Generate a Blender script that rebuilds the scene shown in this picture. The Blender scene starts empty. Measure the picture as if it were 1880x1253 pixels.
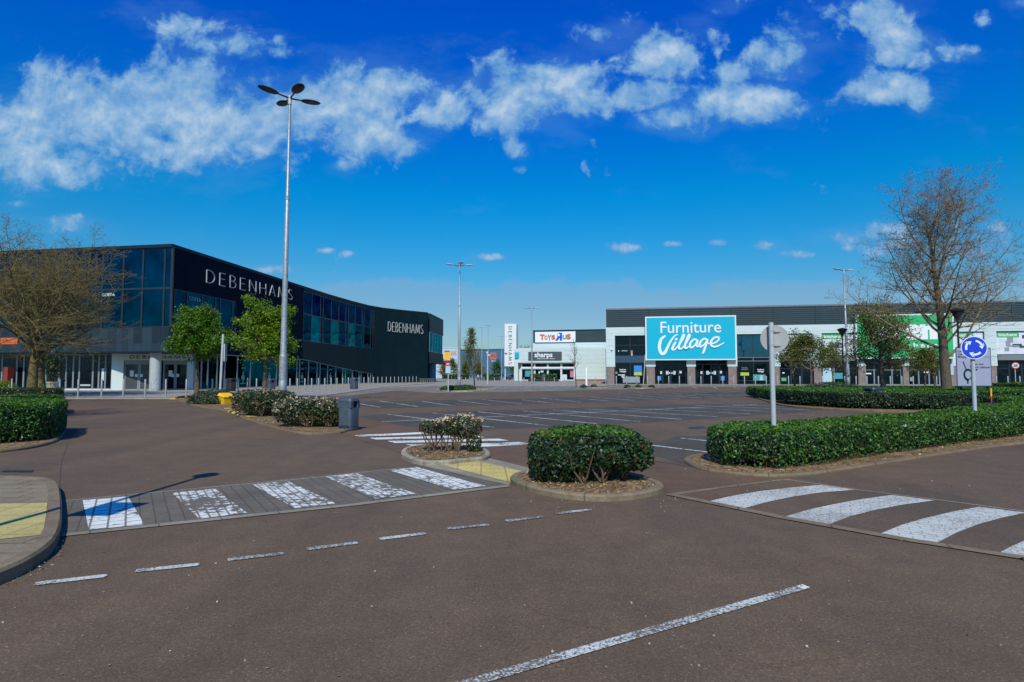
import bpy, math, random
import numpy as np
from mathutils import Vector, Matrix
random.seed(7); RNG = np.random.default_rng(11)
PI = math.pi
sc = bpy.context.scene
C = sc.collection
# ------------------------------------------------------------------ survey: a plan reconstructed from the view
F = 1122.8; CX, CY, HOR, H = 940.0, 626.5, 688.0, 1.6
PITCH = math.atan((HOR - CY) / F); CP, SP = math.cos(PITCH), math.sin(PITCH)
def ray(px, py):
    a, b = (px - CX) / F, (CY - py) / F
    return Vector((a, CP - SP * b, SP + CP * b))
def G(px, py, z=0.0):
    d = ray(px, py); t = (z - H) / d.z
    return Vector((d.x * t, d.y * t, z))
def D(px, py, Y):
    d = ray(px, py); t = Y / d.y
    return Vector((d.x * t, Y, H + d.z * t))
def ZZ(py, Y): return D(CX, py, Y).z
# ------------------------------------------------------------------ materials
MATS = {}
def ramp(nt, fac, stops):
    r = nt.nodes.new('ShaderNodeValToRGB'); e = r.color_ramp.elements
    while len(e) < len(stops): e.new(0.5)
    for k, (p, c) in enumerate(stops):
        e[k].position = p; e[k].color = (*c, 1)
    nt.links.new(fac, r.inputs[0]); return r.outputs[0]
def noise(nt, vec, scale, detail=4, rough=0.55):
    n = nt.nodes.new('ShaderNodeTexNoise'); n.inputs['Scale'].default_value = scale
    n.inputs['Detail'].default_value = detail; n.inputs['Roughness'].default_value = rough
    nt.links.new(vec, n.inputs['Vector']); return n.outputs['Fac']
def mixc(nt, fac, a, b, mode='MIX'):
    m = nt.nodes.new('ShaderNodeMix'); m.data_type = 'RGBA'; m.blend_type = mode
    for s, v in ((m.inputs[0], fac), (m.inputs[6], a), (m.inputs[7], b)):
        if isinstance(v, (int, float)): s.default_value = v
        elif isinstance(v, tuple): s.default_value = (*v, 1)
        else: nt.links.new(v, s)
    return m.outputs[2]
def math_(nt, op, a, b=None, c=None, clamp=False):
    m = nt.nodes.new('ShaderNodeMath'); m.operation = op; m.use_clamp = clamp
    for i, v in enumerate((a, b, c)):
        if v is None: continue
        if isinstance(v, (int, float)): m.inputs[i].default_value = v
        else: nt.links.new(v, m.inputs[i])
    return m.outputs[0]
def newmat(name, rough=0.6, metal=0.0, spec=0.5):
    m = bpy.data.materials.new(name); m.use_nodes = True; nt = m.node_tree
    b = nt.nodes['Principled BSDF']
    b.inputs['Roughness'].default_value = rough; b.inputs['Metallic'].default_value = metal
    b.inputs['Specular IOR Level'].default_value = spec
    co = nt.nodes.new('ShaderNodeTexCoord').outputs['Object']
    MATS[name] = m
    return m, nt, b, co
def bump(nt, b, h, strength=0.3, dist=0.01):
    n = nt.nodes.new('ShaderNodeBump'); n.inputs['Strength'].default_value = strength
    n.inputs['Distance'].default_value = dist
    nt.links.new(h, n.inputs['Height']); nt.links.new(n.outputs[0], b.inputs['Normal'])
def plain(name, col, rough=0.6, metal=0.0, var=0.12, scale=3.0, spec=0.5):
    m, nt, b, co = newmat(name, rough, metal, spec)
    f = noise(nt, co, scale, 5)
    lo = tuple(c * (1 - var) for c in col); hi = tuple(min(1, c * (1 + var)) for c in col)
    nt.links.new(ramp(nt, f, [(0.3, lo), (0.7, hi)]), b.inputs['Base Color'])
    return m
def mapping(nt, co, scale=(1, 1, 1), rotz=0.0):
    mp = nt.nodes.new('ShaderNodeMapping'); mp.inputs['Rotation'].default_value[2] = rotz
    mp.inputs['Scale'].default_value = scale
    nt.links.new(co, mp.inputs['Vector']); return mp.outputs[0]
def asphalt(name, base, tint=(1.12, .98, .95), rotz=0.0):
    m, nt, b, co = newmat(name, 0.85, 0, 0.25)
    big = noise(nt, co, 0.22, 5, .6); mid = noise(nt, co, 2.2, 5, .65); fine = noise(nt, co, 55, 3, .7)
    v = nt.nodes.new('ShaderNodeTexVoronoi'); v.inputs['Scale'].default_value = 105; nt.links.new(co, v.inputs['Vector'])
    stone = nt.nodes.new('ShaderNodeSeparateColor'); nt.links.new(v.outputs['Color'], stone.inputs[0])
    lane = noise(nt, mapping(nt, co, (.9, .05, 1), rotz), 1.0, 3, .5)
    c0 = ramp(nt, big, [(.32, tuple(base[i] * k_ for i, k_ in enumerate((.76, .80, .84)))), (.5, tuple(base[i] * .96 for i in range(3))), (.68, tuple(base[i] * tint[i] for i in range(3)))])
    c1 = mixc(nt, 1.0, c0, ramp(nt, mid, [(.25, (.82, .82, .83)), (.75, (1.14, 1.12, 1.1))]), 'MULTIPLY')
    c1 = mixc(nt, 1.0, c1, ramp(nt, lane, [(.35, (.9, .9, .91)), (.65, (1.07, 1.06, 1.05))]), 'MULTIPLY')
    c2 = mixc(nt, 1.0, c1, ramp(nt, fine, [(.3, (.78, .78, .78)), (.72, (1.22, 1.21, 1.2))]), 'MULTIPLY')
    c3 = mixc(nt, 1.0, c2, ramp(nt, stone.outputs[0], [(0, (.74, .74, .74)), (.75, (1.06, 1.06, 1.06)), (.95, (1.15, 1.15, 1.15)), (1, (1.8, 1.77, 1.72))]), 'MULTIPLY')
    vc = nt.nodes.new('ShaderNodeTexVoronoi'); vc.feature = 'DISTANCE_TO_EDGE'; vc.inputs['Scale'].default_value = .16
    wv = nt.nodes.new('ShaderNodeVectorMath'); wv.operation = 'ADD'
    nn = nt.nodes.new('ShaderNodeTexNoise'); nn.inputs['Scale'].default_value = .9; nn.inputs['Detail'].default_value = 6
    nt.links.new(co, nn.inputs['Vector']); nt.links.new(co, wv.inputs[0]); nt.links.new(nn.outputs['Color'], wv.inputs[1])
    nt.links.new(wv.outputs[0], vc.inputs['Vector'])
    crack = math_(nt, 'LESS_THAN', vc.outputs['Distance'], .0016)
    crack = math_(nt, 'MULTIPLY', crack, math_(nt, 'GREATER_THAN', big, .52))
    c4 = mixc(nt, math_(nt, 'MULTIPLY', crack, .22), c3, tuple(x * .4 for x in base))
    vd = nt.nodes.new('ShaderNodeTexVoronoi'); vd.inputs['Scale'].default_value = .8; nt.links.new(wv.outputs[0], vd.inputs['Vector'])
    vs3 = nt.nodes.new('ShaderNodeSeparateColor'); nt.links.new(vd.outputs['Color'], vs3.inputs[0])
    drip = math_(nt, 'MULTIPLY', math_(nt, 'LESS_THAN', vd.outputs['Distance'], .16), math_(nt, 'GREATER_THAN', vs3.outputs[0], .8))
    c4 = mixc(nt, math_(nt, 'MULTIPLY', drip, .28), c4, tuple(x * .45 for x in base))
    nt.links.new(c4, b.inputs['Base Color'])
    bump(nt, b, math_(nt, 'ADD', fine, stone.outputs[1]), .35, .006)
    return m
def paving(name, c1, c2, mortar, bw, bh, rotz=0.0, msize=.012, rough=.85, offset=.5):
    m, nt, b, co = newmat(name, rough, 0, .3)
    br = nt.nodes.new('ShaderNodeTexBrick'); br.offset = offset
    mpv = mapping(nt, co, (1, 1, 1), rotz); mpv.node.inputs['Rotation'].default_value[0] = PI / 2 if name == 'brick_pier' else 0
    nt.links.new(mpv, br.inputs['Vector'])
    br.inputs['Scale'].default_value = 1.0; br.inputs['Brick Width'].default_value = bw; br.inputs['Row Height'].default_value = bh
    br.inputs['Mortar Size'].default_value = msize; br.inputs['Mortar Smooth'].default_value = .3
    br.inputs['Color1'].default_value = (*c1, 1); br.inputs['Color2'].default_value = (*c2, 1); br.inputs['Mortar'].default_value = (*mortar, 1)
    n1 = noise(nt, co, 1.3, 5, .6); n2 = noise(nt, co, 40, 3, .6)
    c = mixc(nt, 1.0, br.outputs['Color'], ramp(nt, n1, [(.3, (.8, .8, .8)), (.7, (1.15, 1.14, 1.12))]), 'MULTIPLY')
    c = mixc(nt, 1.0, c, ramp(nt, n2, [(.3, (.8, .8, .8)), (.7, (1.2, 1.2, 1.2))]), 'MULTIPLY')
    if 'kerb' in name:
        st2 = ramp(nt, noise(nt, co, 4.5, 7, .7), [(.42, (0, 0, 0)), (.62, (1, 1, 1))]); sv = nt.nodes.new('ShaderNodeSeparateColor'); nt.links.new(st2, sv.inputs[0])
        c = mixc(nt, math_(nt, 'MULTIPLY', sv.outputs[0], .6), c, (.135, .095, .05))
    nt.links.new(c, b.inputs['Base Color'])
    bump(nt, b, math_(nt, 'SUBTRACT', 1.0, br.outputs['Fac']), .5, .008)
    return m
def paint(name, wear=.5, col=(.72, .75, .74), under=(.10, .09, .085), scale=14, brick=None, rotz=0.0):
    m, nt, b, co = newmat(name, .7, 0, .3)
    n1 = noise(nt, co, scale, 6, .7); n2 = noise(nt, co, 1.1, 3, .5)
    f = math_(nt, 'ADD', n1, math_(nt, 'MULTIPLY', math_(nt, 'SUBTRACT', n2, .5), .5))
    lo = .62 - .3 * wear
    k = ramp(nt, f, [(lo, (0, 0, 0)), (lo + .07, (1, 1, 1))]); inv = math_(nt, 'SUBTRACT', 1.0, k)
    kk = nt.nodes.new('ShaderNodeSeparateColor'); nt.links.new(k, kk.inputs[0]); fac = kk.outputs[0]
    if wear < .99: fac = math_(nt, 'SUBTRACT', 1.0, math_(nt, 'SUBTRACT', 1.0, fac))
    # high noise = worn through to the road
    worn = math_(nt, 'MULTIPLY', fac, 1.0)
    tone = ramp(nt, noise(nt, co, 5, 5, .6), [(.3, tuple(c * .8 for c in col)), (.7, col)])
    c = mixc(nt, worn, tone, under)
    if brick:
        br = nt.nodes.new('ShaderNodeTexBrick'); nt.links.new(mapping(nt, co, (1, 1, 1), rotz), br.inputs['Vector'])
        br.inputs['Scale'].default_value = 1; br.inputs['Brick Width'].default_value = brick[0]; br.inputs['Row Height'].default_value = brick[1]
        br.inputs['Mortar Size'].default_value = brick[2]; br.inputs['Mortar Smooth'].default_value = .2
        c = mixc(nt, math_(nt, 'MULTIPLY', br.outputs['Fac'], .85), c, under)
    nt.links.new(c, b.inputs['Base Color'])
    return m
def leafmat(name, stops, trans=.3, rough=.45, spec=.35):
    m, nt, b, co = newmat(name, rough, 0, spec)
    g = nt.nodes.new('ShaderNodeNewGeometry')
    c = ramp(nt, g.outputs['Random Per Island'], stops)
    big = noise(nt, co, 1.7, 3)
    c = mixc(nt, 1.0, c, ramp(nt, big, [(.3, (.72, .74, .7)), (.7, (1.2, 1.18, 1.1))]), 'MULTIPLY')
    nt.links.new(c, b.inputs['Base Color'])
    t = nt.nodes.new('ShaderNodeBsdfTranslucent'); nt.links.new(c, t.inputs['Color'])
    mx = nt.nodes.new('ShaderNodeMixShader'); mx.inputs[0].default_value = trans
    nt.links.new(b.outputs[0], mx.inputs[1]); nt.links.new(t.outputs[0], mx.inputs[2])
    nt.links.new(mx.outputs[0], nt.nodes['Material Output'].inputs[0])
    return m
def glassmat(name, col, rough=.04, ior=1.9, wob=.12, tint=(.45, .75, 1), metal=0):
    m, nt, b, co = newmat(name, rough, metal, .5); b.inputs['Specular Tint'].default_value = (*tint, 1)
    b.inputs['IOR'].default_value = ior
    f = noise(nt, co, .5, 3)
    nt.links.new(ramp(nt, f, [(.3, tuple(c * .6 for c in col)), (.7, tuple(c * 1.4 for c in col))]), b.inputs['Base Color'])
    bump(nt, b, noise(nt, co, .35, 2), wob, .25)
    return m
def cladding(name, col, period=.33, axis='X', rough=.45, metal=.0, var=.1, groove=.55, spec=.5):
    # vertical or horizontal seams as a real bump plus thin darker joints
    m, nt, b, co = newmat(name, rough, metal, spec)
    sp = nt.nodes.new('ShaderNodeSeparateXYZ'); nt.links.new(co, sp.inputs[0])
    s = {'X': sp.outputs[0], 'Y': sp.outputs[1], 'Z': sp.outputs[2]}[axis]
    fr = math_(nt, 'FRACT', math_(nt, 'DIVIDE', s, period))
    seam = math_(nt, 'LESS_THAN', fr, .30 if 'louvre' in name else .09)
    f = noise(nt, co, .6, 5)
    c = ramp(nt, f, [(.3, tuple(x * (1 - var) for x in col)), (.7, tuple(min(1, x * (1 + var)) for x in col))])
    c = mixc(nt, math_(nt, 'MULTIPLY', seam, groove), c, tuple(x * .35 for x in col))
    nt.links.new(c, b.inputs['Base Color'])
    bump(nt, b, math_(nt, 'SUBTRACT', 1.0, seam), .5, .02)
    return m
def bark(name, a, bcol):
    m, nt, b, co = newmat(name, .9, 0, .2)
    f = noise(nt, mapping(nt, co, (1, 1, .35)), 14, 6, .7)
    nt.links.new(ramp(nt, f, [(.3, a), (.65, bcol)]), b.inputs['Base Color']); bump(nt, b, f, .8, .03)
    return m
def soilmat(name):
    m, nt, b, co = newmat(name, .95, 0, .15)
    v = nt.nodes.new('ShaderNodeTexVoronoi'); v.inputs['Scale'].default_value = 26; nt.links.new(co, v.inputs['Vector'])
    s = nt.nodes.new('ShaderNodeSeparateColor'); nt.links.new(v.outputs['Color'], s.inputs[0])
    c = ramp(nt, s.outputs[0], [(0, (.09, .055, .026)), (.5, (.22, .145, .068)), (.85, (.33, .23, .115)), (1, (.46, .35, .19))])
    c = mixc(nt, 1.0, c, ramp(nt, noise(nt, co, 2, 5), [(.3, (.65, .62, .6)), (.7, (1.2, 1.2, 1.2))]), 'MULTIPLY')
    nt.links.new(c, b.inputs['Base Color']); bump(nt, b, math_(nt, 'ADD', s.outputs[1], noise(nt, co, 30, 4)), .9, .03)
    return m
asphalt('road_asphalt', (.140, .101, .059), (1.10, 1.02, .98), rotz=.2)
asphalt('bay_asphalt', (.086, .079, .055), (1.05, 1.02, 1.0), rotz=-.4)
asphalt('brown_surfacing', (.150, .096, .054), (1.1, 1.0, .95))
asphalt('grey_surfacing', (.21, .195, .15), (1.08, 1.05, 1.04))
TR = math.atan2(*(lambda a, b: (b.y - a.y, b.x - a.x))(G(115, 985), G(930, 893)))
paving('grey_blocks', (.125, .110, .078), (.145, .127, .09), (.085, .074, .055), .42, .14, -TR + PI / 2, .008)
paving('pavement_slabs', (.205, .168, .10), (.245, .20, .122), (.085, .068, .04), .45, .3, -.05, .01)
paving('plaza_slabs', (.27, .255, .205), (.33, .31, .25), (.19, .18, .145), 1.2, .6, .4, .02)
paving('tactile_yellow', (.41, .35, .12), (.47, .40, .145), (.28, .235, .09), .4, .4, -.05, .012, offset=0)
paving('refuge_slabs', (.24, .215, .15), (.275, .245, .17), (.13, .115, .08), .6, .45, -TR, .008)
paving('kerb_stone', (.20, .16, .095), (.245, .195, .12), (.10, .08, .05), .915, 5, .35, .012)
paving('kerb_soil', (.17, .125, .07), (.20, .15, .085), (.10, .075, .045), .915, 5, .35, .012)
paving('kerb_pale', (.33, .31, .22), (.40, .38, .28), (.2, .2, .17), .6, .5, .0, .01)
paving('brick_pier', (.22, .165, .14), (.26, .2, .17), (.20, .18, .165), .45, .15, 0, .02)
paint('fresh_paint', .25, (.74, .78, .66)); paint('worn_paint', .52, (.62, .66, .58), (.13, .11, .08), scale=60); paint('bay_paint', .42, (.66, .68, .62), (.11, .10, .08))
paint('block_paint', .30, (.74, .78, .68), (.14, .12, .085), 9, (.20, .16, .012), -TR + PI / 2)
paint('block_paint_worn', .52, (.72, .76, .66), (.14, .12, .085), 9, (.20, .10, .012), -TR + PI / 2)
paint('table_paint', .40, (.60, .63, .53), (.27, .26, .22), 40, (.21, .105, .007), .5)
soilmat('soil')
leafmat('hedge_leaf', [(0, (.008, .030, .004)), (.4, (.022, .080, .008)), (.75, (.045, .140, .013)), (.95, (.09, .205, .025)), (1, (.18, .25, .08))], .14, .46, .4)
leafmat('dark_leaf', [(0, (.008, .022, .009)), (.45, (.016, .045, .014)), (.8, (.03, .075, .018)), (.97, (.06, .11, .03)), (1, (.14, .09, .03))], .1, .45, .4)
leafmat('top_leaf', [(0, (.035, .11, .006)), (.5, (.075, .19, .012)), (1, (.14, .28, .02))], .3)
leafmat('shrub_leaf', [(0, (.010, .02, .008)), (.4, (.022, .05, .014)), (.75, (.045, .085, .02)), (.9, (.09, .10, .03)), (1, (.22, .11, .04))], .12, .45, .4)
leafmat('rust_leaf', [(0, (.16, .05, .015)), (.5, (.26, .10, .03)), (1, (.35, .2, .07))], .3)
leafmat('petal', [(0, (.34, .22, .12)), (.4, (.58, .44, .27)), (.8, (.72, .62, .42)), (1, (.8, .74, .58))], .25, .6)
leafmat('fresh_leaf', [(0, (.03, .10, .006)), (.45, (.075, .205, .009)), (.8, (.14, .29, .014)), (1, (.24, .38, .025))], .4)
leafmat('lime_leaf', [(0, (.05, .13, .004)), (.4, (.13, .26, .006)), (.8, (.22, .36, .010)), (1, (.33, .44, .03))], .42)
leafmat('olive_leaf', [(0, (.045, .07, .008)), (.4, (.11, .155, .012)), (.75, (.17, .21, .018)), (1, (.24, .16, .03))], .38)
leafmat('bud', [(0, (.10, .07, .022)), (.4, (.20, .125, .035)), (.75, (.30, .15, .045)), (1, (.36, .11, .045))], .3)
leafmat('bud_green', [(0, (.08, .075, .014)), (.5, (.15, .14, .022)), (.85, (.20, .165, .03)), (1, (.27, .13, .04))], .3)
leafmat('spring_leaf', [(0, (.07, .09, .015)), (.5, (.16, .19, .03)), (1, (.28, .27, .06))], .4)
leafmat('grit_stone', [(0, (.12, .10, .08)), (.6, (.25, .22, .18)), (1, (.5, .47, .4))], .0, .9)
leafmat('chip', [(0, (.10, .06, .028)), (.5, (.25, .16, .075)), (.85, (.38, .27, .14)), (1, (.58, .50, .34))], .0, .9)
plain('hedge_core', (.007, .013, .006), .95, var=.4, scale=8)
bark('bark_grey', (.05, .04, .026), (.16, .13, .085)); bark('bark_mossy', (.062, .053, .02), (.19, .155, .06)); bark('twig_brown', (.07, .045, .026), (.17, .115, .07)); bark('twig_pale', (.13, .10, .05), (.30, .23, .125))
plain('galvanised', (.33, .36, .35), .5, .4, .25, 9); plain('pale_grey_metal', (.44, .48, .46), .5, .1, .1, 6)
plain('bollard_steel', (.40, .40, .36), .42, .5, .1, 5); plain('bin_grey', (.055, .075, .095), .5, 0, .12, 5)
plain('black_paint', (.012, .013, .014), .4, 0, .2, 4); plain('lamp_dark', (.035, .036, .034), .45, .2, .2, 5); plain('lamp_pale', (.55, .58, .58), .4, .2)
plain('void_black', (.004, .004, .005), .9); plain('bin_navy', (.02, .028, .05), .45)
plain('grit_yellow', (.85, .48, .01), .4, 0, .06, 4); plain('rubber_yellow', (.62, .42, .02), .7, 0, .2, 12); plain('rubber_black', (.02, .02, .02), .8, 0, .2)
plain('white_panel', (.56, .66, .62), .45, 0, .03, .4); plain('white_sign', (.70, .74, .70), .4, 0, .02); plain('letter_white', (.76, .80, .76), .4, 0, .02)
plain('sign_back', (.36, .37, .34), .6, .2, .1, 4); plain('sign_blue', (.008, .055, .55), .35, 0, .03); plain('sign_mauve', (.34, .36, .46), .5, 0, .03)
plain('sign_red', (.6, .03, .03), .4); plain('letter_black', (.012, .012, .014), .5); plain('letter_steel', (.50, .52, .49), .45, .2)
plain('cyan_board', (.0, .42, .56), .4, 0, .03, .3); plain('green_board', (.03, .42, .13), .45, 0, .04, .3)
plain('orange_logo', (.62, .12, .03), .5); plain('faded_orange', (.55, .32, .2), .6); plain('slate_blue', (.045, .13, .20), .55, 0, .06, .1); plain('pale_blue_panel', (.40, .55, .60), .55, 0, .05)
cladding('louvre_grey', (.034, .062, .070), .33, 'Z', .55, 0, .08, 1.0, .25)
cladding('panel_white', (.54, .64, .60), 1.05, 'Z', .45, 0, .03, .25)
cladding('dark_cladding', (.0045, .019, .023), .55, 'Y', .5, 0, .15, .5, .12)
cladding('navy_cladding', (.0018, .006, .017), .6, 'Y', .6, 0, .15, .4, .04)
plain('slate_panel_a', (.013, .030, .040), .5, 0, .08, .5); plain('slate_panel_b', (.007, .019, .028), .5, 0, .1, .5); plain('slate_panel_c', (.020, .040, .052), .5, 0, .08, .5)
plain('roof_edge', (.01, .02, .028), .6, spec=.2); plain('roof_grey', (.16, .17, .18), .8); plain('charcoal_sign', (.055, .075, .085), .5, 0, .05); plain('fascia_grey', (.16, .19, .19), .55, 0, .05)
plain('frame_grey', (.24, .28, .29), .45, .2); plain('frame_dark', (.025, .035, .04), .4, .2); plain('frame_white', (.62, .66, .66), .45)
glassmat('tower_glass', (.0, .056, .098), .05, 1.6, tint=(.03, .30, .36), metal=1); glassmat('teal_glass', (.002, .042, .054), .05, 1.5, tint=(.12, .5, .65), metal=1); glassmat('shop_glass', (.003, .007, .010), .04, 1.42); glassmat('sky_glass', (.0, .03, .06), .03, 2.0, tint=(.3, .8, 1))
glassmat('green_glass', (.008, .11, .105), .08, 1.5, metal=1)
plain('spandrel_blue', (.03, .07, .11), .4, .1); plain('poster_white', (.62, .66, .68), .4, 0, .12, 1.2); plain('poster_grey', (.25, .28, .30), .4); plain('poster_dark', (.05, .06, .07), .4); plain('poster_green', (.08, .42, .14), .4)
plain('poster_blue', (.03, .22, .55), .4); plain('poster_lime', (.42, .5, .06), .4); plain('poster_tan', (.35, .25, .17), .4); plain('paper', (.8, .82, .8), .7); plain('plinth_brick', (.26, .085, .045), .8); plain('red_panel', (.24, .03, .014), .6)
plain('poster_pink', (.55, .16, .22), .5); plain('poster_teal', (.06, .28, .28), .5)
plain('toy_red', (.7, .07, .05), .4); plain('toy_orange', (.75, .2, .05), .4); plain('toy_green', (.02, .36, .16), .4); plain('toy_blue', (.02, .04, .55), .4)
plain('car_blue', (.02, .16, .30), .25); plain('car_silver', (.22, .24, .24), .3, .4); plain('tyre', (.015, .015, .015), .8); plain('rim', (.4, .4, .4), .4, .6); plain('car_glass', (.01, .015, .02), .1)
plain('planter_dark', (.02, .017, .015), .6); plain('pot_white', (.62, .64, .6), .5); plain('skin', (.45, .27, .19), .6); plain('cloth_pale', (.4, .45, .6), .8); plain('cloth_dark', (.015, .018, .03), .8); plain('hair', (.02, .015, .01), .7)
plain('manhole_iron', (.05, .048, .046), .6, .3, .2, 20)
M = lambda n: MATS[n]
# ------------------------------------------------------------------ object helpers
ORG = {}
def setp(o, label=None, cat=None, group=None, kind=None):
    for k, v in (('label', label), ('category', cat), ('group', group), ('kind', kind)):
        if v: o[k] = v
    return o
def thing(name, label, cat, loc=(0, 0, 0), group=None):
    o = bpy.data.objects.new(name, None); C.objects.link(o); o.location = loc; o.empty_display_size = .3
    ORG[o.name] = Vector(loc); return setp(o, label, cat, group)
def link(name, me, parent=None):
    o = bpy.data.objects.new(name, me); C.objects.link(o)
    if parent is not None:
        o.parent = parent; ORG[o.name] = ORG[parent.name]
    else: ORG[o.name] = Vector((0, 0, 0))
    return o
class MB:
    def __init__(s): s.v = []; s.f = []; s.m = []
    def add(s, vs, fs, mi=0):
        k = len(s.v); s.v += [Vector(p) for p in vs]; s.f += [tuple(i + k for i in f) for f in fs]; s.m += [mi] * len(fs); return s
    def hexa(s, p, mi=0):  # 8 points: bottom ring 0-3, top ring 4-7
        return s.add(p, [(3, 2, 1, 0), (4, 5, 6, 7), (0, 1, 5, 4), (1, 2, 6, 5), (2, 3, 7, 6), (3, 0, 4, 7)], mi)
    def box(s, c, d, rz=0.0, mi=0, taper=1.0):
        x, y, z = d[0] / 2, d[1] / 2, d[2] / 2; r = Matrix.Rotation(rz, 3, 'Z'); c = Vector(c)
        pts = [(-x, -y, -z), (x, -y, -z), (x, y, -z), (-x, y, -z)] + [(a * taper, b * taper, z) for a, b in ((-x, -y), (x, -y), (x, y), (-x, y))]
        return s.hexa([r @ Vector(p) + c for p in pts], mi)
    def prism(s, poly, z0, z1, mi=0):
        n = len(poly); vs = [(p[0], p[1], z0) for p in poly] + [(p[0], p[1], z1) for p in poly]
        return s.add(vs, [tuple(range(n - 1, -1, -1)), tuple(range(n, 2 * n))] + [(i, (i + 1) % n, n + (i + 1) % n, n + i) for i in range(n)], mi)
    def sheet(s, poly, z, mi=0): return s.add([(p[0], p[1], z) for p in poly], [tuple(range(len(poly)))], mi)
    def tube(s, pts, rad, n=8, mi=0, cap=True):
        pts = [Vector(p) for p in pts]; vs = []
        if not hasattr(rad, '__len__'): rad = [rad] * len(pts)
        ref = None
        for i, p in enumerate(pts):
            t = (pts[min(i + 1, len(pts) - 1)] - pts[max(i - 1, 0)]); t = t.normalized() if t.length > 1e-9 else Vector((0, 0, 1))
            if ref is None: ref = Vector((1, 0, 0)) if abs(t.x) < .8 else Vector((0, 1, 0))
            a = (ref - t * ref.dot(t)).normalized(); ref = a; b = t.cross(a)
            vs += [p + (a * math.cos(2 * PI * k / n) + b * math.sin(2 * PI * k / n)) * rad[i] for k in range(n)]
        fs = [(i * n + k, i * n + (k + 1) % n, (i + 1) * n + (k + 1) % n, (i + 1) * n + k) for i in range(len(pts) - 1) for k in range(n)]
        if cap: fs += [tuple(range(n - 1, -1, -1)), tuple((len(pts) - 1) * n + k for k in range(n))]
        return s.add(vs, fs, mi)
    def lathe(s, prof, c=(0, 0, 0), n=20, mi=0, sq=2.0, sx=1.0, sy=1.0):
        c = Vector(c); vs = []
        for r, z in prof:
            for k in range(n):
                a = 2 * PI * k / n; ca, sa = math.cos(a), math.sin(a)
                q = (abs(ca) ** sq + abs(sa) ** sq) ** (-1 / sq)
                vs.append(c + Vector((r * q * ca * sx, r * q * sa * sy, z)))
        m = len(prof)
        fs = [(i * n + k, i * n + (k + 1) % n, (i + 1) * n + (k + 1) % n, (i + 1) * n + k) for i in range(m - 1) for k in range(n)]
        fs += [tuple(range(n - 1, -1, -1)), tuple((m - 1) * n + k for k in range(n))]
        return s.add(vs, fs, mi)
    def build(s, name, mats, parent=None, smooth=False, bev=0.0):
        org = ORG[parent.name] if parent is not None else Vector((0, 0, 0))
        me = bpy.data.meshes.new(name); me.from_pydata([tuple(v - org) for v in s.v], [], s.f)
        if not isinstance(mats, (list, tuple)): mats = [mats]
        for m in mats: me.materials.append(M(m))
        if len(mats) > 1: me.polygons.foreach_set('material_index', s.m)
        if smooth:
            me.polygons.foreach_set('use_smooth', [True] * len(me.polygons))
            me.set_sharp_from_angle(angle=math.radians(40))
        me.update()
        o = link(name, me, parent)
        if bev:
            b = o.modifiers.new('bevel', 'BEVEL'); b.width = bev; b.segments = 2; b.limit_method = 'ANGLE'; b.angle_limit = math.radians(50)
        return o
def struct(o): o['kind'] = 'structure'; return o
def dup(root, loc, rz=None, label=None, group=None, scale=None):
    r = root.copy(); C.objects.link(r); r.location = loc
    if rz is not None: r.rotation_euler = (0, 0, rz)
    if scale: r.scale = (scale,) * 3
    if label: r['label'] = label
    if group: r['group'] = group
    for ch in list(root.children):
        c = ch.copy(); C.objects.link(c); c.parent = r
        for g in list(ch.children):
            d = g.copy(); C.objects.link(d); d.parent = c
    return r
def quads(name, cen, nor, size, mats, parent=None, aspect=.55, jit=.35, midx=None, kind=None):
    """many leaf-sized faces in one mesh"""
    n = len(cen); cen = np.asarray(cen, float); nor = np.asarray(nor, float); size = np.broadcast_to(size, (n,))
    nor = nor + RNG.normal(0, jit, (n, 3)); nor /= np.linalg.norm(nor, axis=1)[:, None] + 1e-9
    t = RNG.normal(0, 1, (n, 3)); t -= nor * np.sum(t * nor, 1)[:, None]; t /= np.linalg.norm(t, axis=1)[:, None] + 1e-9
    b = np.cross(nor, t); L = size[:, None] * .5; W = L * aspect
    v = np.stack([cen - t * L, cen + b * W - t * L * .1, cen + t * L + nor * L * .25, cen - b * W - t * L * .1], 1).reshape(-1, 3)
    if parent is not None: v = v - np.array(ORG[parent.name])
    me = bpy.data.meshes.new(name); me.vertices.add(4 * n); me.vertices.foreach_set('co', v.astype(np.float32).ravel())
    me.loops.add(4 * n); me.loops.foreach_set('vertex_index', np.arange(4 * n, dtype=np.int32))
    me.polygons.add(n); me.polygons.foreach_set('loop_start', np.arange(0, 4 * n, 4, dtype=np.int32)); me.polygons.foreach_set('loop_total', np.full(n, 4, dtype=np.int32))
    for m in ([mats] if isinstance(mats, str) else mats): me.materials.append(M(m))
    if midx is not None: me.polygons.foreach_set('material_index', np.asarray(midx, dtype=np.int32))
    me.update(calc_edges=True); me.validate()
    o = link(name, me, parent)
    if kind: o['kind'] = kind
    return o
def inset(poly, d):
    n = len(poly); P = [Vector((p[0], p[1])) for p in poly]
    area = sum(P[i].x * P[(i + 1) % n].y - P[(i + 1) % n].x * P[i].y for i in range(n)); sg = 1 if area > 0 else -1
    out = []
    for i in range(n):
        a, b, c = P[i - 1], P[i], P[(i + 1) % n]
        n1 = (b - a); n1 = Vector((-n1.y, n1.x)).normalized() * sg; n2 = (c - b); n2 = Vector((-n2.y, n2.x)).normalized() * sg
        m = (n1 + n2); m = m.normalized() if m.length > .05 else n1
        out.append(b + m * d / max(.45, m.dot(n1)))
    return out
def smooth_poly(pts, it=2):
    P = [Vector((p[0], p[1])) for p in pts]
    for _ in range(it):
        Q = []
        for i in range(len(P)):
            a, b = P[i], P[(i + 1) % len(P)]; Q += [a * .75 + b * .25, a * .25 + b * .75]
        P = Q
    return P
def pxpoly(l): return [G(*p) for p in l]
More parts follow.
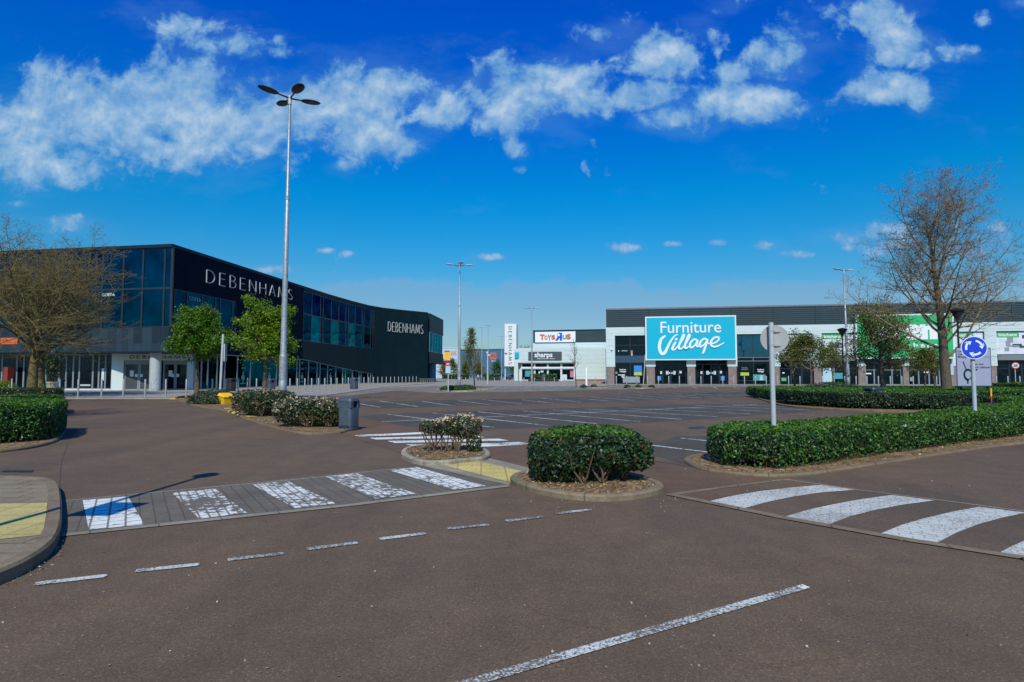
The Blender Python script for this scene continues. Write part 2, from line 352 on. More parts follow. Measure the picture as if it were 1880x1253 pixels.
# ------------------------------------------------------------------ ground, roads, markings
g = MB(); R_ = 1500
g.add([(-R_, -R_, 0), (R_, -R_, 0), (R_, R_, 0), (-R_, R_, 0)], [(0, 1, 2, 3)]); struct(g.build('ground', 'road_asphalt'))
def sheet(name, px, z, mat, world=False):
    m = MB(); m.sheet(px if world else pxpoly(px), z); return struct(m.build(name, mat))
def line(name, a, b, w, mat, z=.008, px=True):
    a, b = (G(*a), G(*b)) if px else (Vector(a), Vector(b))
    d = (b - a); d.z = 0; d = d.normalized(); n = Vector((-d.y, d.x, 0)) * w / 2
    m = MB(); m.sheet([a - n, b - n, b + n, a + n], z); return struct(m.build(name, mat))
rowA = [((712, 761.3), (906.8, 785.5)), ((794.5, 758.8), (1005, 782)), ((877, 756.7), (1096.4, 778.8)), ((961, 755), (1175.4, 775)), ((1015.7, 753.2), (1250.9, 770.5)), ((1075, 751.4), (1316.5, 765.6)),
        ((1140, 749.5), (1378, 760.8)), ((1215, 747.2), (1433, 756.8)), ((1270, 744.8), (1485.7, 753.3)), ((1325, 742.6), (1530, 750))]
rowB = [((650.5, 740.2), (698, 748.3)), ((696, 736.7), (768, 747.2)), ((775, 737.4), (834.8, 746.2)), ((842, 736.3), (899.7, 743.7)), ((885.7, 733.9), (957.7, 742)), ((957.7, 734.6), (1015.6, 740.9)), ((992.8, 731.4), (1066.5, 739.1)),
        ((1063, 732.1), (1117.4, 736.7)), ((1086, 729.3), (1163, 735.6)), ((1130, 727.8), (1208, 734.2)), ((1172, 727), (1250, 732.8)), ((1206, 725.6), (1290, 731.4)), ((1240, 724.8), (1327.7, 730.2)), ((1275, 723.8), (1363, 728.6)), ((1310, 723.2), (1398, 727.5))]
rowC = [((1100 + 34 * k, 721.2 - .25 * k), (1146 + 34 * k, 723.6 - .25 * k)) for k in range(10)]
rowD = [((1237, 710.9), (1240.5, 713.3)), ((1273, 711), (1279.5, 714)), ((1310, 711), (1317.5, 714.4)), ((1347, 711.2), (1357, 714))]
sheet('bay_surface', [(640, 777), (655, 764), (712, 760), (1325, 741.5), (1420, 740), (1560, 748), (1470, 757), (1316, 767.5), (1175, 777), (1096, 781), (1005, 784.5), (906, 788), (800, 797), (720, 790)], .004, 'bay_asphalt')
sheet('bay_surface', [(630, 743), (660, 738), (775, 736), (1063, 730), (1310, 722), (1420, 723), (1398, 728.5), (1163, 736.5), (957, 743), (768, 748.5), (690, 750)], .004, 'bay_asphalt')
sheet('bay_surface', [(1085, 721.8), (1420, 718.6), (1450, 721), (1146, 724.4)], .004, 'bay_asphalt')
sheet('bay_surface', [(1165, 826), (1240, 802), (1330, 800), (1560, 830), (1400, 872), (1274, 857)], .004, 'bay_asphalt')
for r in (rowA, rowB, rowC, rowD):
    for a, b in r: line('bay_line', a, b, .10, 'bay_paint')
line('bay_line', (701, 775), (1391, 743.6), .10, 'bay_paint', .0085)
line('bay_line', (1249.8, 805.3), (1420, 822), .10, 'bay_paint'); line('bay_line', (1196.7, 818.4), (1400, 843), .10, 'bay_paint')
line('road_line', (622.7, 728.5), (727.7, 716.4), .11, 'bay_paint')
line('road_line', (1240, 913), (1242, 912.6), .1, 'bay_paint') if False else None
sheet('brown_path', [(655, 766), (760, 786), (930, 806), (1000, 822), (1192, 846), (1276, 858), (1441, 881.5), (1302, 922.5), (1225, 905), (985, 864), (900, 843), (735, 832), (630, 798)], .0045, 'brown_surfacing')
# crossing tables
sheet('crossing_table', [(108, 921.5), (740, 859), (900, 843), (985, 864), (935, 893), (640, 929), (113, 984)], .006, 'grey_blocks')
def band(name, pts, w, mat, z):
    P = [G(*p) for p in pts]; m = MB()
    for i in range(len(P) - 1):
        d = (P[i + 1] - P[i]).normalized(); n = Vector((-d.y, d.x, 0)) * w / 2
        m.sheet([P[i] - n, P[i + 1] - n, P[i + 1] + n, P[i] + n], z)
    return struct(m.build(name, mat))
band('edging_strip', [(113, 984), (640, 929), (934, 893)], .13, 'refuge_slabs', .009)
band('edging_strip', [(108, 921.5), (594, 876.8), (736, 860)], .05, 'refuge_slabs', .009)
st = [[(151.7, 920.4), (235, 913.2), (265, 965), (163, 975)], [(315.4, 906.6), (394.4, 898.9), (453.3, 943.4), (365.7, 954.3)], [(462.5, 891), (526.5, 883.7), (617, 926), (540.9, 934.8)],
      [(597, 876.6), (655, 870.5), (764.5, 908.5), (690, 918)], [(713, 864.3), (766.4, 859.5), (893, 894), (832.5, 900.7)]]
for i, s_ in enumerate(st): sheet('zebra_stripe', s_, .0105, ['block_paint', 'block_paint_worn', 'block_paint_worn', 'block_paint_worn', 'block_paint'][i])
for s_ in ([(650, 800), (830, 792), (850, 795), (660, 803)], [(678, 805), (870, 800), (890, 804), (690, 808)], [(711, 810.8), (916, 806.5), (934, 810), (725, 814.5)], [(744, 817), (900, 815), (952, 812.5), (979, 816.5), (880, 822), (760, 820.5)]):
    sheet('zebra_stripe', s_, .0105, 'fresh_paint')
sheet('crossing_table', [(1441, 881), (1570, 900), (1730, 920), (1990, 955), (2100, 1000), (2100, 1075), (1880, 1024), (1662, 991), (1441, 951), (1300, 922)], .006, 'road_asphalt')
for s_ in ([(1299.6, 922.5), (1345, 912), (1393, 903.8), (1450, 897), (1507, 891.9), (1570, 901), (1510, 905.5), (1458, 913), (1410, 923), (1366, 935)],
           [(1441, 950.4), (1485, 937.5), (1529, 928), (1585, 917.5), (1638, 910.6), (1716.6, 920.5), (1660, 928), (1607.6, 937.8), (1562, 949.5), (1520.8, 965)],
           [(1616, 982), (1655, 966), (1696, 953.8), (1748, 941.5), (1798, 932.4), (1884, 943), (1838, 953), (1798, 964), (1756, 980), (1720, 999)],
           [(1832, 1018.5), (1856, 1006), (1884, 993.5), (1930, 978), (1985, 966), (2060, 976), (2000, 995), (1940, 1018), (1910, 1035)]):
    sheet('zebra_stripe', s_, .0105, 'table_paint')
band('edging_strip', [(1226, 908), (1441, 952.5), (1662, 992), (1880, 1026), (2080, 1078)], .14, 'kerb_stone', .011)
band('edging_strip', [(1441, 881), (1570, 900), (1730, 920), (1990, 955)], .05, 'refuge_slabs', .009)
band('edging_strip', [(1240, 908), (1342, 894), (1441, 881.5)], .09, 'kerb_stone', .009)
for a, b in (((63, 1074), (192, 1059)), ((249, 1050), (362, 1038)), ((418, 1029), (519, 1018)), ((563, 1010), (654, 998)), ((697, 991), (779, 981)), ((822, 972), (895, 965)), ((929, 958), (995, 950)), ((1022, 944), (1083, 937))):
    A, B = G(*a), G(*b); d = (B - A).normalized(); n = Vector((-d.y, d.x, 0)) * .042
    m = MB(); m.sheet([A - n * .9, A + d * .02 - n * 1.1, B - n, B + d * .02, B + n, A + d * .02 + n * 1.1, A + n * .8], .008); struct(m.build('lane_dash', 'worn_paint'))
line('lane_line', (700, 1303), (1478, 1078.5), .085, 'worn_paint')
m = MB(); m.sheet(pxpoly([(1462, 1079), (1472, 1074.5), (1487, 1080.5), (1476, 1084)]), .0085); struct(m.build('lane_line_end', 'fresh_paint'))
plain('seam_tar', (.075, .058, .038), .8, 0, .3, 9)
band('road_seam', [(128, 806), (112, 850), (109, 892)], .014, 'seam_tar', .0045); band('road_seam', [(1192, 846), (1276, 858.5)], .05, 'seam_tar', .0095)
# drain cover
m = MB(); m.sheet(pxpoly([(0, 867), (12, 864), (62, 864), (58, 868)]), .006)
for k in range(8):
    a = G(6 + 7 * k, 867.6); b = G(9 + 7 * k, 864.4); n = Vector((.03, 0, 0)); m.sheet([a - n, a + n, b + n, b - n], .012)
setp(m.build('drain_cover', 'manhole_iron'), 'dark iron drain grating in the road before the left hedge', 'drain cover')
setp(MB().sheet(pxpoly([(1262, 785), (1290, 783), (1298, 787), (1268, 788.5)]), .006).build('manhole_cover', 'manhole_iron'), 'flat iron manhole cover in the car park lane near the pale sign back', 'manhole cover')
# kerbed islands
def island(px, h=.12, kw=.13, kerb='kerb_stone', top='soil', smooth=2, world=None, topz=.09):
    P = smooth_poly(world if world else pxpoly(px), smooth); n = len(P); I = inset(P, kw); B = inset(P, .02); B2 = inset(P, kw - .01)
    m = MB()
    vs = [(p.x, p.y, 0) for p in P] + [(p.x, p.y, h - .025) for p in P] + [(p.x, p.y, h) for p in B] + [(p.x, p.y, h) for p in B2] + [(p.x, p.y, h - .05) for p in I]
    fs = [(r * n + i, r * n + (i + 1) % n, (r + 1) * n + (i + 1) % n, (r + 1) * n + i) for r in range(4) for i in range(n)]
    m.add(vs, fs); struct(m.build('kerb', kerb))
    struct(MB().sheet(inset(P, kw - .012), topz).build({'soil': 'soil_bed'}.get(top, 'pavement'), top)); return P
def chips(P, z, n, seed=0):
    xs = [p.x for p in P]; ys = [p.y for p in P]; out = []; Q = inset(P, .12)
    def ins(x, y):
        c = False
        for i in range(len(Q)):
            a, b = Q[i - 1], Q[i]
            if (a.y > y) != (b.y > y) and x < (b.x - a.x) * (y - a.y) / (b.y - a.y) + a.x: c = not c
        return c
    rr = np.random.default_rng(seed + 5)
    while len(out) < n:
        x, y = rr.uniform(min(xs), max(xs)), rr.uniform(min(ys), max(ys))
        if ins(x, y): out.append((x, y, z + rr.uniform(.0, .02)))
    return out
CH = []
left_pave = island([(-330, 905), (-100, 884), (40, 889), (106, 893), (114, 935), (112, 1000), (70, 1042), (-20, 1085), (-300, 1190)], .12, .14, 'kerb_stone', 'pavement_slabs', 2, topz=.112)
m = MB(); m.sheet([G(*p, .117) for p in [(-260, 928), (0, 925), (87, 923), (84, 950), (78, 982), (0, 990), (-300, 1020)]], .117)
for (ax, ay), (bx, by) in (((-250, 938), (86, 932)), ((-250, 950), (85, 943)), ((-260, 962), (83, 955)), ((-270, 978), (81, 968)), ((-280, 994), (79, 977))):
    pass
struct(m.build('tactile_paving', 'tactile_yellow'))
mid_isl = island([(733, 838), (745, 827), (800, 821), (880, 826), (902, 836), (896, 848), (850, 852), (812, 856), (775, 856), (748, 848)], .09, .10, 'kerb_pale', topz=.08); CH += chips(mid_isl, .085, 260, 1)
bush_isl = island([(936, 880), (938, 892), (1000, 912), (1080, 922), (1150, 921), (1222, 907), (1214, 893), (1160, 878), (1060, 868), (975, 871)], .085, .12, 'kerb_stone', topz=.07); CH += chips(bush_isl, .075, 420, 2)
m = MB(); m.sheet(pxpoly([(775, 857), (900, 843), (985, 864), (968, 872), (938, 879), (935, 893)]), .0125); struct(m.build('refuge_paving', 'refuge_slabs'))
m = MB(); m.sheet(pxpoly([(806, 854.5), (880, 848.5), (976, 871), (952, 876), (938, 888)]), .0165)
for k in range(34):
    for j in range(12):
        a = k / 33; b = j / 11
        p = (G(806, 854.5) * (1 - a) + G(938, 888) * a) * (1 - b) + (G(880, 848.5) * (1 - a) + G(968, 871) * a) * b
        if b < .04 or b > .97 or a > .95: continue
        m.lathe([(.024, .0165), (.020, .0215), (.010, .0222)], (p.x, p.y, 0), 6)
struct(m.build('tactile_paving', 'tactile_yellow'))
lamp_isl = island([(432, 765), (475, 780), (517, 793), (558, 799.5), (600, 799), (640, 795), (652, 780), (600, 760), (540, 750), (480, 747), (445, 750)], .06, .12, 'kerb_soil', topz=.05); CH += chips(lamp_isl, .055, 380, 3)
tree_isl = island([(318, 733), (345, 744), (380, 752), (430, 757), (480, 757), (520, 751), (505, 740), (430, 731), (360, 727), (325, 729)], .06, .13, 'kerb_soil', topz=.05)
CH += chips(tree_isl, .055, 250, 4)
lh_isl = island(None, world=[G(-300, 858), G(0, 833), G(85, 820), G(117, 806), G(122, 780), G(122, 745), G(110, 733), G(-60, 730), G(-300, 740)], h=.06, kerb='kerb_soil', topz=.05)
RH = [G(1300, 853), G(1330, 864), G(1440, 870), G(1600, 845), G(1760, 822), G(1880, 806)]
rh_world = [G(1268, 858), G(1300, 868), G(1440, 881), G(1600, 857), G(1760, 831), G(1880, 815), Vector((24, 20.5, 0)), Vector((27, 26, 0)), Vector((14.5, 20.5, 0)), Vector((8, 15.2, 0)), Vector((4.5, 12.9, 0)), Vector((3.2, 11.8, 0))]
rh_isl = island(None, world=rh_world, h=.045, kerb='kerb_soil', topz=.035); CH += chips(rh_isl[:], .04, 1500, 6)
mh_world = [G(1418, 741.5), G(1440, 748), G(1560, 756), G(1700, 759), G(1790, 757), Vector((28, 27.5, 0)), Vector((34, 34, 0)), Vector((34, 46, 0)), Vector((18, 46, 0)), Vector((16, 40, 0))]
island(None, world=mh_world, h=.08, kerb='kerb_soil', topz=.06)
far_isl = island([(796, 717.5), (815, 720), (880, 720), (884, 717.5), (870, 715), (815, 714.5)], .11, .3, 'kerb_pale')
island([(866, 713.5), (872, 716.2), (912, 715.8), (914, 714), (880, 711.8)], .11, .3, 'kerb_pale')
island([(1060, 711.4), (1075, 713.2), (1112, 713.4), (1130, 711.8), (1115, 710.2), (1080, 709.8)], .11, .3, 'kerb_pale')
island([(1140, 712), (1160, 714.4), (1200, 714), (1208, 712), (1195, 710.6), (1155, 710)], .11, .3, 'kerb_pale')
quads('wood_chips', CH, np.tile([0, 0, 1.0], (len(CH), 1)), RNG.uniform(.02, .07, len(CH)), 'chip', None, .6, .5, kind='stuff')
# grit and stones along the kerbs
gr = []
for k in range(170):
    a = random.random(); p = G(112 - 112 * a ** 1.6 + random.gauss(0, 5), 1003 + 68 * a + random.uniform(-12, 14)); gr.append((p.x, p.y, .008))
for k in range(160):
    p = G(random.uniform(940, 1240), 0) if False else G(random.uniform(930, 1250), random.uniform(912, 940)); gr.append((p.x, p.y, .006))
for k in range(160): p = G(random.uniform(1250, 1880), random.uniform(815, 900)); gr.append((p.x, p.y, .008))
for k in range(260): p = G(random.uniform(0, 1880), random.uniform(870, 1250)); gr.append((p.x, p.y, .006))
quads('grit', gr, np.tile([0, 0, 1.0], (len(gr), 1)), RNG.uniform(.006, .022, len(gr)), 'grit_stone', None, .9, .5, kind='stuff')
# pavements and plaza
DA, DB = Vector((-32.5, 57.9, 0)), Vector((-51.2, 61.2, 0))
sheet('plaza', [(596, 727.5), (640, 726), (727, 717.5), (800, 722), (890, 720.5), (1010, 718.5), (1120, 715.4), (1200, 714.2), (1250, 711), (1400, 711), (1400, 700), (1150, 694), (800, 693), (660, 700), (560, 716)], .004, 'grey_surfacing')
sheet('plaza_paving', [(640, 721), (700, 713), (800, 709), (1113, 709.5), (1113, 695), (800, 695), (660, 702)], .008, 'plaza_slabs')
for k in range(9): line('bay_line', (905 + k * 19, 712.6), (922 + k * 19, 709.6), .12, 'bay_paint', .012)
pv = [G(*p) for p in [(-300, 719), (0, 728), (120, 733), (340, 733.2), (480, 731), (560, 728.8), (600, 727), (640, 721.5), (700, 712.5), (770, 706.5), (800, 704)]] + [Vector((-18, 124, 0)), Vector((-30, 100, 0)), Vector((-36, 62, 0)), Vector((-95, 72, 0))]
m = MB(); m.prism(pv, 0, .05); struct(m.build('store_pavement', 'plaza_slabs'))
band('pavement_edge', [(0, 728 - 1.6), (120, 731.4), (340, 731.5), (480, 729.4), (560, 727.2), (600, 725.4)], .25, 'kerb_stone', .055)
# ------------------------------------------------------------------ facade helpers
class Face:
    """vertical facade along a plan polyline; s metres along it, z height, o metres outward"""
    def __init__(s, pts, flip=False):
        s.p = [Vector((p[0], p[1])) for p in pts]; s.cum = [0]
        for a, b in zip(s.p, s.p[1:]): s.cum.append(s.cum[-1] + (b - a).length)
        s.fl = -1 if flip else 1; s.L = s.cum[-1]
    def seg(s, u):
        for i in range(len(s.p) - 1):
            if u <= s.cum[i + 1] or i == len(s.p) - 2: return i
    def pt(s, u, z, o=0.0):
        i = s.seg(u); d = (s.p[i + 1] - s.p[i]).normalized(); n = Vector((d.y, -d.x)) * s.fl
        q = s.p[i] + d * (u - s.cum[i]) + n * o; return Vector((q.x, q.y, z))
    def s(self, px, py=650, o=0.0):
        r = ray(px, py); best = None
        for i in range(len(self.p) - 1):
            d = (self.p[i + 1] - self.p[i]).normalized(); n = Vector((d.y, -d.x)) * self.fl; a = self.p[i] + n * o; e = d
            det = r.x * -e.y + r.y * e.x
            if abs(det) < 1e-9: continue
            t = (a.x * -e.y + a.y * e.x) / det; u = (r.x * a.y - r.y * a.x) / det * -1
            u = ((Vector((r.x, r.y)) * t) - a).dot(e); l = self.cum[i + 1] - self.cum[i]
            if t > 0 and (-1e-6 <= u <= l + 1e-6): return self.cum[i] + u
            if t > 0:
                c = (abs(u) if u < 0 else u - l, self.cum[i] + u)
                if best is None or c[0] < best[0]: best = c
        return best[1]
    def z(s, px, py, o=0.0):
        q = s.pt(s.s(px, py, o), 0, o); return ZZ(py, q.y)
    def box(s, mb, u0, u1, z0, z1, o0, o1, mi=0, z0b=None, z1b=None):
        us = [u0] + [c for c in s.cum if u0 + .05 < c < u1 - .05] + [u1]
        f = lambda u, a, b: a if b is None else a + (b - a) * (u - u0) / (u1 - u0)
        for a, b in zip(us, us[1:]):
            e = 1e-4
            P = lambda u, z, o: s.pt(u, z, o)
            A, B = a + e, b - e
            za0, zb0, za1, zb1 = f(a, z0, z0b), f(b, z0, z0b), f(a, z1, z1b), f(b, z1, z1b)
            mb.hexa([P(A, za0, o1), P(B, zb0, o1), P(B, zb0, o0), P(A, za0, o0), P(A, za1, o1), P(B, zb1, o1), P(B, zb1, o0), P(A, za1, o0)], mi)
        return mb
def text2d(body, extrude=.02, bold=0.0, space=1.0):
    cu = bpy.data.curves.new('t', 'FONT'); cu.body = body; cu.size = 1; cu.extrude = extrude; cu.offset = bold; cu.space_character = space; cu.resolution_u = 4
    o = bpy.data.objects.new('t', cu); C.objects.link(o); dg = bpy.context.evaluated_depsgraph_get(); dg.update()
    me = bpy.data.meshes.new_from_object(o.evaluated_get(dg)); bpy.data.objects.remove(o)
    vs = [v.co.copy() for v in me.vertices]; fs = [tuple(p.vertices) for p in me.polygons]; bpy.data.meshes.remove(me); return vs, fs
def fit(vs, mirror=False):
    x0, x1 = min(v.x for v in vs), max(v.x for v in vs); y0, y1 = min(v.y for v in vs), max(v.y for v in vs)
    return [Vector(((1 - (v.x - x0) / (x1 - x0)) if mirror else (v.x - x0) / (x1 - x0), (v.y - y0) / (y1 - y0), v.z)) for v in vs]
def text_on(mb, face, body, u0, u1, z0, z1, o, th=.06, bold=0.0, mirror=False, z0b=None, mi=0, space=1.0):
    vs, fs = text2d(body, .5, bold, space); vs = fit(vs, mirror); dz = 0 if z0b is None else z0b - z0
    mb.add([face.pt(u0 + (u1 - u0) * v.x, z0 + dz * v.x + (z1 - z0) * v.y, o + th * (v.z + .5)) for v in vs], fs, mi)
def arc(cx, cy, rx, ry, a0, a1, n=12): return [(cx + rx * math.cos(math.radians(a0 + (a1 - a0) * i / n)), cy + ry * math.sin(math.radians(a0 + (a1 - a0) * i / n))) for i in range(n + 1)]
SL = {'D': (.62, [[(0, 0), (0, 1)], [(0, 1), (.12, 1)] + arc(.12, .5, .46, .5, 90, -90, 14) + [(0, 0)]]),
      'E': (.46, [[(0, 0), (0, 1)], [(0, 1), (.44, 1)], [(0, .53), (.38, .53)], [(0, 0), (.46, 0)]]),
      'B': (.5, [[(0, 0), (0, 1)], [(0, 1)] + arc(.14, .77, .27, .23, 90, -90, 10) + [(0, .54)], [(.12, .54)] + arc(.16, .27, .32, .27, 90, -90, 10) + [(0, 0)]]),
      'N': (.62, [[(0, 0), (0, 1)], [(0, 1), (.62, 0)], [(.62, 0), (.62, 1)]]), 'H': (.6, [[(0, 0), (0, 1)], [(.6, 0), (.6, 1)], [(0, .53), (.6, .53)]]),
      'A': (.62, [[(0, 0), (.31, 1)], [(.31, 1), (.62, 0)], [(.1, .33), (.52, .33)]]), 'M': (.78, [[(0, 0), (.09, 1)], [(.09, 1), (.39, .1)], [(.39, .1), (.69, 1)], [(.69, 1), (.78, 0)]]),
      'S': (.44, [arc(.23, .76, .2, .24, 40, 210, 10) + [(.14, .57), (.3, .45)] + arc(.22, .25, .22, .25, 25, -150, 10)])}
def stroke(mb, P2, w, fn, th, mi=0):
    """flat ribbon letter stroke; fn(x, y, o) maps to the world"""
    n = len(P2); L = []; R = []; W = w if hasattr(w, '__len__') else [w] * n
    for i in range(n):
        a, b = P2[max(i - 1, 0)], P2[min(i + 1, n - 1)]; dx, dy = b[0] - a[0], b[1] - a[1]; l = math.hypot(dx, dy) or 1
        nx, ny = -dy / l * W[i] / 2, dx / l * W[i] / 2; L.append((P2[i][0] + nx, P2[i][1] + ny)); R.append((P2[i][0] - nx, P2[i][1] - ny))
    vs = [fn(x, y, 0) for x, y in L] + [fn(x, y, 0) for x, y in R] + [fn(x, y, th + .0012 * i) for i, (x, y) in enumerate(L)] + [fn(x, y, th + .0012 * i) for i, (x, y) in enumerate(R)]; fs = []
    for i in range(n - 1):
        fs += [(i, i + 1, n + i + 1, n + i), (2 * n + i, 3 * n + i, 3 * n + i + 1, 2 * n + i + 1), (i, 2 * n + i, 2 * n + i + 1, i + 1), (n + i, n + i + 1, 3 * n + i + 1, 3 * n + i)]
    fs += [(0, n, 3 * n, 2 * n), (n - 1, 3 * n - 1, 4 * n - 1, 2 * n - 1)] if False else []
    mb.add(vs, fs, mi)
def word(mb, body, w, gap, fn, th, skip=()):
    tot = sum(SL[c][0] for c in body) + gap * (len(body) - 1); x = 0
    for i, c in enumerate(body):
        if i not in skip:
            for st_ in SL[c][1]: stroke(mb, [(x + px_, py_) for px_, py_ in st_], w, lambda X, Y, O: fn(X / tot, Y, O), th)
        x += SL[c][0] + gap
def word_on(mb, face, body, u0, u1, z0, z1, o, w=.07, gap=.34, th=.08, dz=0.0, skip=()):
    tot = sum(SL[c][0] for c in body) + gap * (len(body) - 1); asp = (u1 - u0) / tot / (z1 - z0)
    # strokes are drawn in letter units, then stretched to the box
    x = 0
    for i, c in enumerate(body):
        if i not in skip:
            for st_ in SL[c][1]:
                stroke(mb, [(x + a, b) for a, b in st_], w, lambda X, Y, O: face.pt(u0 + (u1 - u0) * X / tot, z0 + dz * X / tot + (z1 - z0) * Y, o + O), th)
        x += SL[c][0] + gap
def window(face, parent, u0, u1, z0, z1, cols=1, rows=(), o=.0, fr='frame_dark', gl='shop_glass', fw=.07, name='window', z1b=None, depth=.08, inner=False):
    mb = MB(); zt = lambda u: z1 if z1b is None else z1 + (z1b - z1) * (u - u0) / (u1 - u0)
    face.box(mb, u0, u0 + fw, z0, zt(u0), o, o + depth); face.box(mb, u1 - fw, u1, z0, zt(u1), o, o + depth)
    face.box(mb, u0 + fw, u1 - fw, z0, z0 + fw, o, o + depth - .004); face.box(mb, u0 + fw, u1 - fw, zt(u0) - fw, zt(u0), o, o + depth - .004, 0, (zt(u1) - fw) if z1b is not None else None, z1b)
    for k in range(1, cols): c = u0 + (u1 - u0) * k / cols; face.box(mb, c - fw / 2, c + fw / 2, z0 + fw, zt(c) - fw, o, o + depth - .008)
    for r in rows: face.box(mb, u0 + fw, u1 - fw, r - fw / 2, r + fw / 2, o, o + depth - .014)
    w = mb.build(name, fr, parent)
    p = MB(); t = random.uniform(-.004, .004) * (u1 - u0) * 0.5
    a, b = u0 + fw * .5, u1 - fw * .5
    p.add([face.pt(a, z0 + fw * .5, o + .03 + t), face.pt(b, z0 + fw * .5, o + .03 - t), face.pt(b, zt(u1) - fw * .5, o + .03 - t + random.uniform(-.006, .006)), face.pt(a, zt(u0) - fw * .5, o + .03 + t)], [(0, 1, 2, 3)])
    p.build('pane', gl, w); return w
# ------------------------------------------------------------------ dark department store
PZ = .05
st_ = thing('department_store', 'dark glass and black clad two storey department store with steel lettering on its long wall', 'department store', (-40, 80, 0))
dirL = (DB - DA).normalized(); LE = DA + dirL * 48
fl = Face([LE, DA]); fr = Face([(-32.5, 57.9), (-29.9, 81.8), (-28.6, 94), (-27.3, 102.5), (-25.9, 109.5), (-24.2, 113.6), (-21.6, 117.2), (-16.9, 122.4)])
LFL = fl.L; uL = lambda px, o=0.0: fl.s(px, 640, o); uR = lambda px: fr.s(px)
entL = fl.pt(uL(207, -1.4), 0, -1.4); entR = fr.pt(4.3, 0)
fe = Face([entL, entR])
ZT, ZM, ZB, ZS = 13.75, 9.85, 6.1, 3.8
up = [fl.pt(0, 0, -.3), fl.pt(LFL - .3, 0, -.3)] + [fr.pt(u, 0, -.3) for u in [.35] + fr.cum[1:]] + [Vector((-20, 126, 0)), Vector((-24, 152, 0)), Vector((-90, 152, 0))]
lo = [fl.pt(0, 0, -1.9), fl.pt(uL(207, -1.4) - .2, 0, -1.9), fe.pt(.3, 0, -.45), fe.pt(fe.L - .3, 0, -.45)] + [fr.pt(u, 0, -.3) for u in [4.7] + fr.cum[1:]] + [Vector((-20, 126, 0)), Vector((-24, 151.8, 0)), Vector((-90, 151.8, 0))]
MB().prism(up, ZS + .02, ZT).build('wall', 'void_black', st_); MB().prism(lo, PZ, ZS).build('wall', 'void_black', st_)
MB().prism([fl.pt(0, 0, .1), fl.pt(LFL + .1, 0, .1)] + [fr.pt(u, 0, .1) for u in fr.cum] + [Vector((-20, 126.2, 0)), Vector((-24, 152.2, 0)), Vector((-90, 152.2, 0))], ZT + .004, ZT + .32).build('roof', 'roof_edge', st_)
# front curtain wall
cols = [-260, -215, -170, -130, -92, -55, -20, 12, 40, 70, 102, 126, 157, 171, 183, 221, 257, 297]
for a, b in zip(cols, cols[1:] + [None]):
    u0 = uL(a); u1 = uL(b) if b else LFL - .02
    window(fl, st_, u0, u1, ZB, ZM, 1, (), -.12, 'frame_dark', 'tower_glass', .09); window(fl, st_, u0, u1, ZM, ZT, 1, (), -.12, 'frame_dark', 'tower_glass', .09)
pb = MB(); u = 4.0
while u < LFL - .1:
    w_ = random.choice([.62, .62, 1.1, .9]); b_ = min(u + w_, LFL + .2); zs = ZS + random.choice([.75, .75, .0, 1.5])
    if zs > ZS: fl.box(pb, u + .006, b_ - .006, ZS, zs, -.3, .22, random.randrange(3))
    fl.box(pb, u + .006, b_ - .006, zs + .006, ZB - .03, -.3, .22, random.randrange(3)); u = b_
pb.build('panel_band', ['slate_panel_a', 'slate_panel_b', 'slate_panel_c'], st_)
fl.box(MB(), 0, LFL + .2, ZS - .12, ZS - .006, -3.0, .2).build('soffit', 'roof_edge', st_)
# long wall: cladding pieces
cw = MB(); u55, u43, u56, u687, u785 = uR(555), uR(432), uR(560), uR(687), uR(785)
fr.box(cw, .12, u55, ZM, ZT, -.3, .06); fr.box(cw, u43, u55, ZB, ZM - .004, -.3, .06); fr.box(cw, .12, u55, ZS, ZB - .004, -.3, .06)
cw.build('cladding', 'navy_cladding', st_)
cw = MB(); fr.box(cw, u55 + .004, u56, ZS, 6.3, -.3, .06); fr.box(cw, u56 + .004, u687, ZS, 6.3, -.3, .06, 0, 1.75, 6.3); fr.box(cw, u55 + .004, u687, ZT - .3, ZT, -.3, .06)
fr.box(cw, u687 + .004, fr.L, PZ, ZT, -.3, .06); cw.build('cladding', 'dark_cladding', st_)
c_ = MB(); c_.tube([fr.pt(.1, ZB, .06), fr.pt(.1, ZT, .06)], .12, 6); c_.build('corner_post', 'frame_dark', st_)
for a, b in zip([316.5, 341, 369, 393, 402, 425], [341, 369, 393, 402, 425, 432]): window(fr, st_, max(.2, uR(a)), uR(b), ZB, ZM, 1, (), -.06, 'frame_dark', 'tower_glass', .1)
cl_ = [555.5, 571, 587, 592, 607, 621, 634, 639, 651, 664, 667.5, 680, 684, 687]
for i, (a, b) in enumerate(zip(cl_, cl_[1:])):
    window(fr, st_, uR(a) + .006, uR(b), 10.2, ZT - .32, 1, (), -.06, 'frame_dark', 'tower_glass', .09)
    window(fr, st_, uR(a) + .006, uR(b), 6.32, 10.19, 1, (), -.06, 'frame_dark', 'green_glass' if i in (1, 4, 7) else 'teal_glass', .09)
gl_ = [358, 371, 383, 400, 414, 437, 461, 486, 509, 528, 546, 551, 567.5, 583, 588.5, 602.5, 617.5, 630, 635.5, 648, 660, 664, 676, 681, 685]
for i, (a, b) in enumerate(zip(gl_, gl_[1:])):
    u0, u1 = uR(a), uR(b); tz = lambda q: ZS if q < u56 else ZS + (1.75 - ZS) * (q - u56) / (u687 - u56)
    window(fr, st_, u0 + .006, u1, PZ, tz(u0) - .01, 1, (), -.1, 'frame_grey', 'green_glass' if i in (17, 18, 20) else 'teal_glass', .10, z1b=tz(u1) - .01)
dp = MB()
